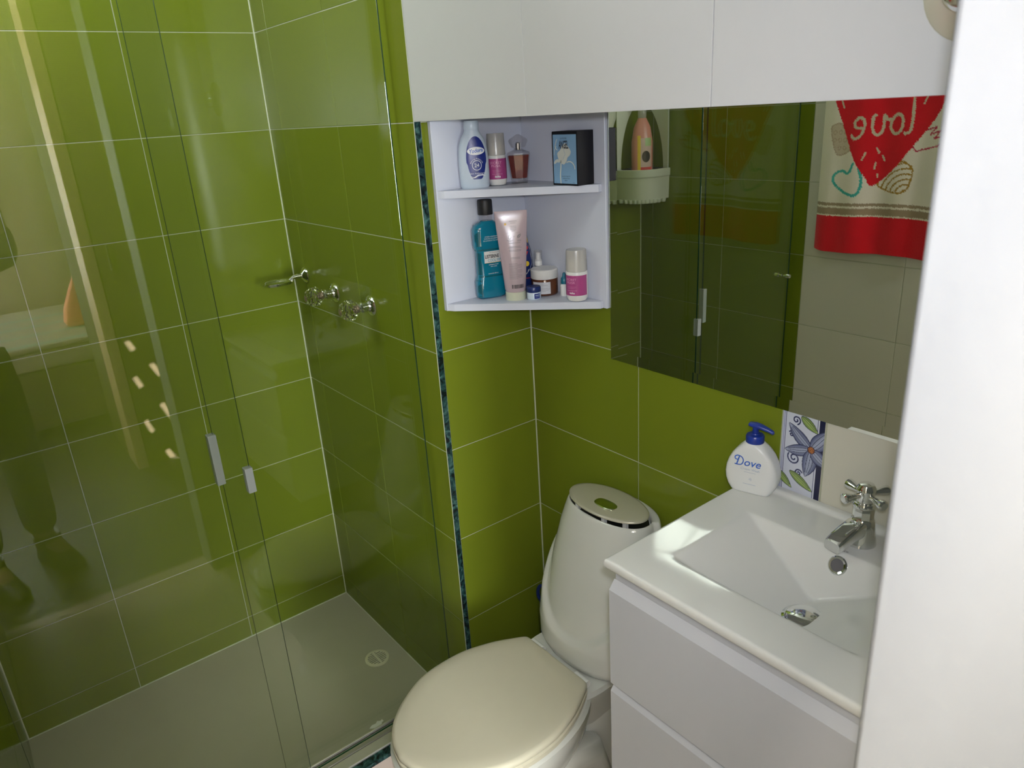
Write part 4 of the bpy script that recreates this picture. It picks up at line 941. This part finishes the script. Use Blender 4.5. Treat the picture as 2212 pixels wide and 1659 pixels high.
# ------------------------------------------------------------------ bedroom behind the photographer (seen in the glass)
BX0, BX1, BY1 = -2.2, 1.7, -4.4
struct('floor_bedroom', MB().box((BX0, BY1, -.1), (BX1, FW - .14, -.001)), BEDF)
struct('ceiling_bedroom', MB().box((BX0, BY1, H), (BX1, FW - .14, H + .1)), CEIL)
struct('wall_bedroom_back', MB().box((BX0, BY1 - .1, 0), (BX1, BY1, H)), BEDW)
struct('wall_bedroom_left', MB().box((BX0 - .1, BY1, 0), (BX0, FW - .14, H)), BEDW)
struct('wall_bedroom_right', MB().box((BX1, BY1, 0), (BX1 + .1, FW - .14, H)), BEDW)
struct('wall_bedroom_corner', MB().box((BX0, FW - .14, 0), (LX - .12, FW - .04, H)), PAINT)
def frame(name, bx, label):
    struct(name, MB().add(*bx), PALEWOOD, label)
def frame_ring(cx, cz, wx, wz, th, fn):
    o = [(-wx, -wz), (wx, -wz), (wx, wz), (-wx, wz)]; i = [(-wx + th, -wz + th), (wx - th, -wz + th), (wx - th, wz - th), (-wx + th, wz - th)]
    v = [fn(cx + a, cz + b, d) for d in (0, .03) for r in (o, i) for a, b in r]
    f = []
    for k in range(4):
        n = (k + 1) % 4; f += [(k, n, 4 + n, 4 + k), (8 + k, 12 + k, 12 + n, 8 + n), (k, 8 + k, 8 + n, n), (4 + k, 4 + n, 12 + n, 12 + k)]
    return v, f
frame('window_2', frame_ring(-2.05, 1.55, .56, .66, .05, lambda a, b, d: (BX0 + .001 + d, a, b)), 'bedroom window frame')
frame('window_3', frame_ring(-1.47, 1.5, .53, .66, .05, lambda a, b, d: (a, BY1 + .001 + d, b)), 'bedroom window frame')
# wall with added, unseen slots shaped to throw sun patches onto the wardrobe
WY = -2.35
def from_view(u, v, yv):
    d = RIGHT * ((u - 1106) / 1589.97) + DOWN * ((v - 829.5) / 1589.97) + FWD; t = (yv - CAM.y) / d.y; return CAM + d * t
spots = [[(268, 740), (280, 736), (293, 752), (283, 759)], [(322, 789), (333, 784), (351, 804), (341, 812)], [(286, 818), (296, 813), (310, 832), (301, 839)], [(345, 875), (355, 870), (373, 893), (364, 901)], [(311, 912), (320, 907), (334, 929), (326, 935)], [(366, 969), (376, 963), (396, 989), (386, 997)]]
SY = FW - .14
mbw = bmesh.new()
def loop(pts):
    vv = [mbw.verts.new(p) for p in pts]; return [mbw.edges.new((vv[i], vv[(i + 1) % len(vv)])) for i in range(len(vv))]
ed = loop([(.0995, SY, 0), (BX1, SY, 0), (BX1, SY, H), (.0995, SY, H)])
for s_ in spots:
    pts = []; cu, cv = sum(q[0] for q in s_) / 4, sum(q[1] for q in s_) / 4
    for u, v in [(cu + (a - cu) * 1.12, cv + (b_ - cv) * 1.12) for a, b_ in s_]:
        p = from_view(u, v, .104 - WY); y = WY; P = Vector((p.x, WY, p.z)); t = (SY - WY) / -SUN_DIR.y; pts.append(P - SUN_DIR * t)
    ed += loop(pts)
bmesh.ops.triangle_fill(mbw, edges=ed, use_beauty=True)
me = bpy.data.meshes.new('wall_bedroom_front'); mbw.to_mesh(me); mbw.free(); me.materials.append(PAINT)
o = link('wall_bedroom_front', me); tag(o, None, None, None, 'structure'); so = o.modifiers.new('t', 'SOLIDIFY'); so.thickness = .004; so.offset = 0
wd = thing('wardrobe', 'dark brown wardrobe with a pale side edge, reflected in the shower glass', 'wardrobe', (.2, WY - .3, 0))
WX0 = from_view(112, 300, .104 - WY).x
MB().rbox((WX0, WY - .55, .0), (1.2, WY - .02, 2.2), .003, 1).build('body', WOOD, wd)
for k in range(3):
    x0 = WX0 + .05 + k * (1.2 - WX0 - .05) / 3; d_ = MB().rbox((x0 + .002, WY - .0195, .08), (x0 + (1.2 - WX0 - .05) / 3 - .002, WY, 2.18), .002, 1).build('door', WOOD, wd)
    MB().tube([(x0 + .05, WY + .018, 1.0), (x0 + .05, WY + .018, 1.12)], .006, 10).build('handle', CHROME, d_)
MB().rbox((WX0 - .002, WY - .19, 0), (WX0 + .048, WY + .006, 2.2), .002, 1).build('edge_post', PALEWOOD, wd)
bed = thing('bed', 'bed with a patterned spread in the room behind, reflected in the shower glass', 'bed', (-1.3, -3.65, 0))
MB().rbox((-2.15, -4.35, .08), (-.42, -3.1, .40), .01, 2).build('base', WOOD, bed)
MB().rbox((-2.14, -4.34, .40), (-.43, -3.11, .52), .04, 3).build('mattress', SPREAD, bed)
q = MB().rbox((-2.16, -4.2, .515), (-.425, -3.105, .545), .012, 2).build('bedspread', SPREAD, bed)
for k in range(4): MB().rbox((-2.165, -3.18 - .24 * k, .52), (-.42, -3.13 - .24 * k, .5475), .004, 1).build('stripe', MINT, q)
pw_ = MB().sell([(0, .10, .05, 0, 0, 2.2), (.03, .115, .075, 0, 0, 2.2), (.10, .10, .08, 0, 0, 2.1), (.20, .055, .06, 0, 0, 2), (.28, .012, .02, 0, 0, 2)], 40, mat=Matrix.Translation((-.52, -3.45, .549))).build('cushion', PILLOW); tag(pw_, 'coral pointed cushion standing on the bed', 'cushion')

# ------------------------------------------------------------------ the photographer (a dark shape in the shower glass)
def skin(name, joints, edges, mat, parent=None, sub=1, root=0):
    me = bpy.data.meshes.new(name); me.from_pydata([j[0] for j in joints], edges, []); me.materials.append(mat)
    o = link(name, me, parent)
    o.modifiers.new('skin', 'SKIN'); s_ = me.skin_vertices[0].data
    for i, j in enumerate(joints):
        r = j[1]; s_[i].radius = (r, r) if not isinstance(r, tuple) else r; s_[i].use_root = (i == root)
    o.modifiers['skin'].use_smooth_shade = True
    if sub: o.modifiers.new('sub', 'SUBSURF').levels = sub; o.modifiers['sub'].render_levels = sub
    return o
hdv = Vector((.42, .907, 0)); rt = Vector((.907, -.42, 0)); HP = Vector((-1.165, -1.665, 0))
def pp(r, f_, z): return tuple(HP + rt * r + hdv * f_ + Vector((0, 0, z)))
CB = CAM - FWD * .055
def cb(r, f_, u): return tuple(CB + RIGHT * r + FWD * f_ - DOWN * u)
J = [(pp(0, 0, .90), (.075, .055)), (pp(0, 0, 1.06), (.09, .065)), (pp(0, .01, 1.24), (.105, .07)), (pp(0, 0, 1.37), (.085, .055)), (pp(0, .01, 1.44), .052), (pp(0, .03, 1.51), .055), (pp(0, .045, 1.575), (.074, .088)), (pp(0, .04, 1.645), (.070, .082)),
     (pp(.165, 0, 1.36), .044), (pp(.27, -.01, 1.16), .038), (pp(.17, .17, 1.40), .034), (cb(.085, -.03, -.015), .027),
     (pp(-.165, 0, 1.36), .044), (pp(-.26, .0, 1.16), .038), (pp(-.13, .17, 1.40), .034), (cb(-.085, -.03, -.015), .027),
     (pp(.095, 0, .82), .052), (pp(.10, .015, .47), .048), (pp(.105, -.01, .09), .042), (pp(.115, .11, .045), .036),
     (pp(-.095, 0, .82), .052), (pp(-.10, .015, .47), .048), (pp(-.105, -.01, .09), .042), (pp(-.115, .11, .045), .036)]
E = [(0, 1), (1, 2), (2, 3), (3, 4), (4, 5), (5, 6), (6, 7), (3, 8), (8, 9), (9, 10), (10, 11), (3, 12), (12, 13), (13, 14), (14, 15), (0, 16), (16, 17), (17, 18), (18, 19), (0, 20), (20, 21), (21, 22), (22, 23)]
for sgn, wr in ((1, 11), (-1, 15)):            # fingers closing round the camera, thumb behind it
    for k in range(4):
        L_ = (.9, 1, .95, .78)[k]; i0 = len(J); u0 = .018 - .012 * k
        J += [(cb(sgn * .073, -.012, u0), .0085), (cb(sgn * .070, .010 * L_, u0), .0080), (cb(sgn * .060, .024 * L_, u0), .0072)]; E += [(wr, i0), (i0, i0 + 1), (i0 + 1, i0 + 2)]
    i0 = len(J); J += [(cb(sgn * .066, -.036, -.004), .0100), (cb(sgn * .048, -.034, .004), .0090)]; E += [(wr, i0), (i0, i0 + 1)]
person = skin('person', J, E, SKIN, None, 1)
tag(person, 'person in dark clothes holding a camera up, reflected in the shower glass', 'person')
ps = skin('shirt', [(pp(0, 0, .80), (.185, .145)), (J[1][0], (.160, .125)), (J[2][0], (.180, .132)), (pp(0, .005, 1.395), (.120, .095)), (J[8][0], .070), (J[9][0], .058), (pp(.20, .11, 1.32), .046), (J[12][0], .070), (J[13][0], .058), (pp(-.17, .11, 1.32), .046)], [(0, 1), (1, 2), (2, 3), (3, 4), (4, 5), (5, 6), (3, 7), (7, 8), (8, 9)], DARKC, person)
pt = skin('trousers', [(pp(0, 0, .93), (.16, .12)), (pp(0, 0, .86), (.16, .12)), (J[16][0], .105), (J[17][0], .076), (pp(.105, -.008, .12), .066), (J[20][0], .105), (J[21][0], .076), (pp(-.105, -.008, .12), .066)], [(0, 1), (1, 2), (2, 3), (3, 4), (1, 5), (5, 6), (6, 7)], DENIM, person)
hr = MB(); Rr = []
hc = Vector(pp(0, .022, 1.615)); A_ = Matrix((( rt.x, hdv.x, 0, hc.x), (rt.y, hdv.y, 0, hc.y), (0, 0, 1, hc.z), (0, 0, 0, 1)))
hr.sell([(-.07, .060, .050, 0, -.035, 2), (-.03, .080, .075, 0, -.028, 2), (.02, .086, .090, 0, -.012, 2), (.06, .080, .090, 0, -.004, 2), (.09, .058, .066, 0, -.004, 2), (.105, .02, .024, 0, -.004, 2)], 28, mat=A_).build('hair', HAIR, person)
for s_ in (-1, 1):
    sh_ = MB().sell([(0, .046, .125, 0, .035, 2.6), (.02, .048, .128, 0, .035, 2.6), (.05, .042, .10, 0, .02, 2.4), (.085, .045, .052, 0, -.02, 2.2), (.12, .048, .055, 0, -.022, 2)], 28, mat=Matrix(((rt.x, hdv.x, 0, pp(.11 * s_, .02, 0)[0]), (rt.y, hdv.y, 0, pp(.11 * s_, .02, 0)[1]), (0, 0, 1, 0), (0, 0, 0, 1)))).build('shoe', BLACK, person)
fc = MB()
fm = Matrix(((rt.x, hdv.x, 0, HP.x), (rt.y, hdv.y, 0, HP.y), (0, 0, 1, 0), (0, 0, 0, 1)))
fc.loft([[tuple(fm @ Vector(p)) for p in r] for r in ([(-.012, .118, 1.548), (.012, .118, 1.548), (.009, .128, 1.556), (-.009, .128, 1.556)], [(-.010, .130, 1.552), (.010, .130, 1.552), (.006, .142, 1.560), (-.006, .142, 1.560)], [(-.006, .118, 1.592), (.006, .118, 1.592), (.004, .124, 1.594), (-.004, .124, 1.594)])])
fc.build('nose', SKIN, person)
for s_ in (-1, 1):
    MB().lathe([(.004, -.010), (.011, -.004), (.012, .0), (.008, .008), (.002, .011)], 14, mat=fm @ Matrix.Translation((s_ * .030, .118, 1.590)) @ Matrix.Rotation(-PI / 2, 4, 'X')).build('eye', WPLAST, person)
    MB().sell([(-.02, .004, .012, 0, 0, 2), (0, .008, .018, 0, 0, 2), (.024, .006, .016, 0, 0, 2)], 14, mat=fm @ Matrix.Translation((s_ * .078, .040, 1.575))).build('ear', SKIN, person)
MB().sell([(-.004, .018, .004, 0, 0, 2), (0, .022, .007, 0, 0, 2), (.005, .016, .004, 0, 0, 2)], 18, mat=fm @ Matrix.Translation((0, .121, 1.525))).build('mouth', pmat('lips', (.35, .12, .1), .5), person)
cmr = thing('digital_camera', 'small black digital camera held up by the person in the doorway', 'camera', tuple(CB))
CMT = Matrix(((RIGHT.x, FWD.x, -DOWN.x, CB.x), (RIGHT.y, FWD.y, -DOWN.y, CB.y), (RIGHT.z, FWD.z, -DOWN.z, CB.z), (0, 0, 0, 1)))
q = MB().rbox((-.055, -.022, -.035), (.055, .008, .035), .006, 2); q.v = [tuple(CMT @ Vector(p)) for p in q.v]; q.build('camera_body', BLACKG, cmr)
MB().lathe([(.026, 0), (.026, .02), (.022, .022), (.022, .036)], 28, mat=CMT @ Matrix.Translation((0, .006, 0)) @ Matrix.Rotation(-PI / 2, 4, 'X')).build('lens', BLACK, cmr)
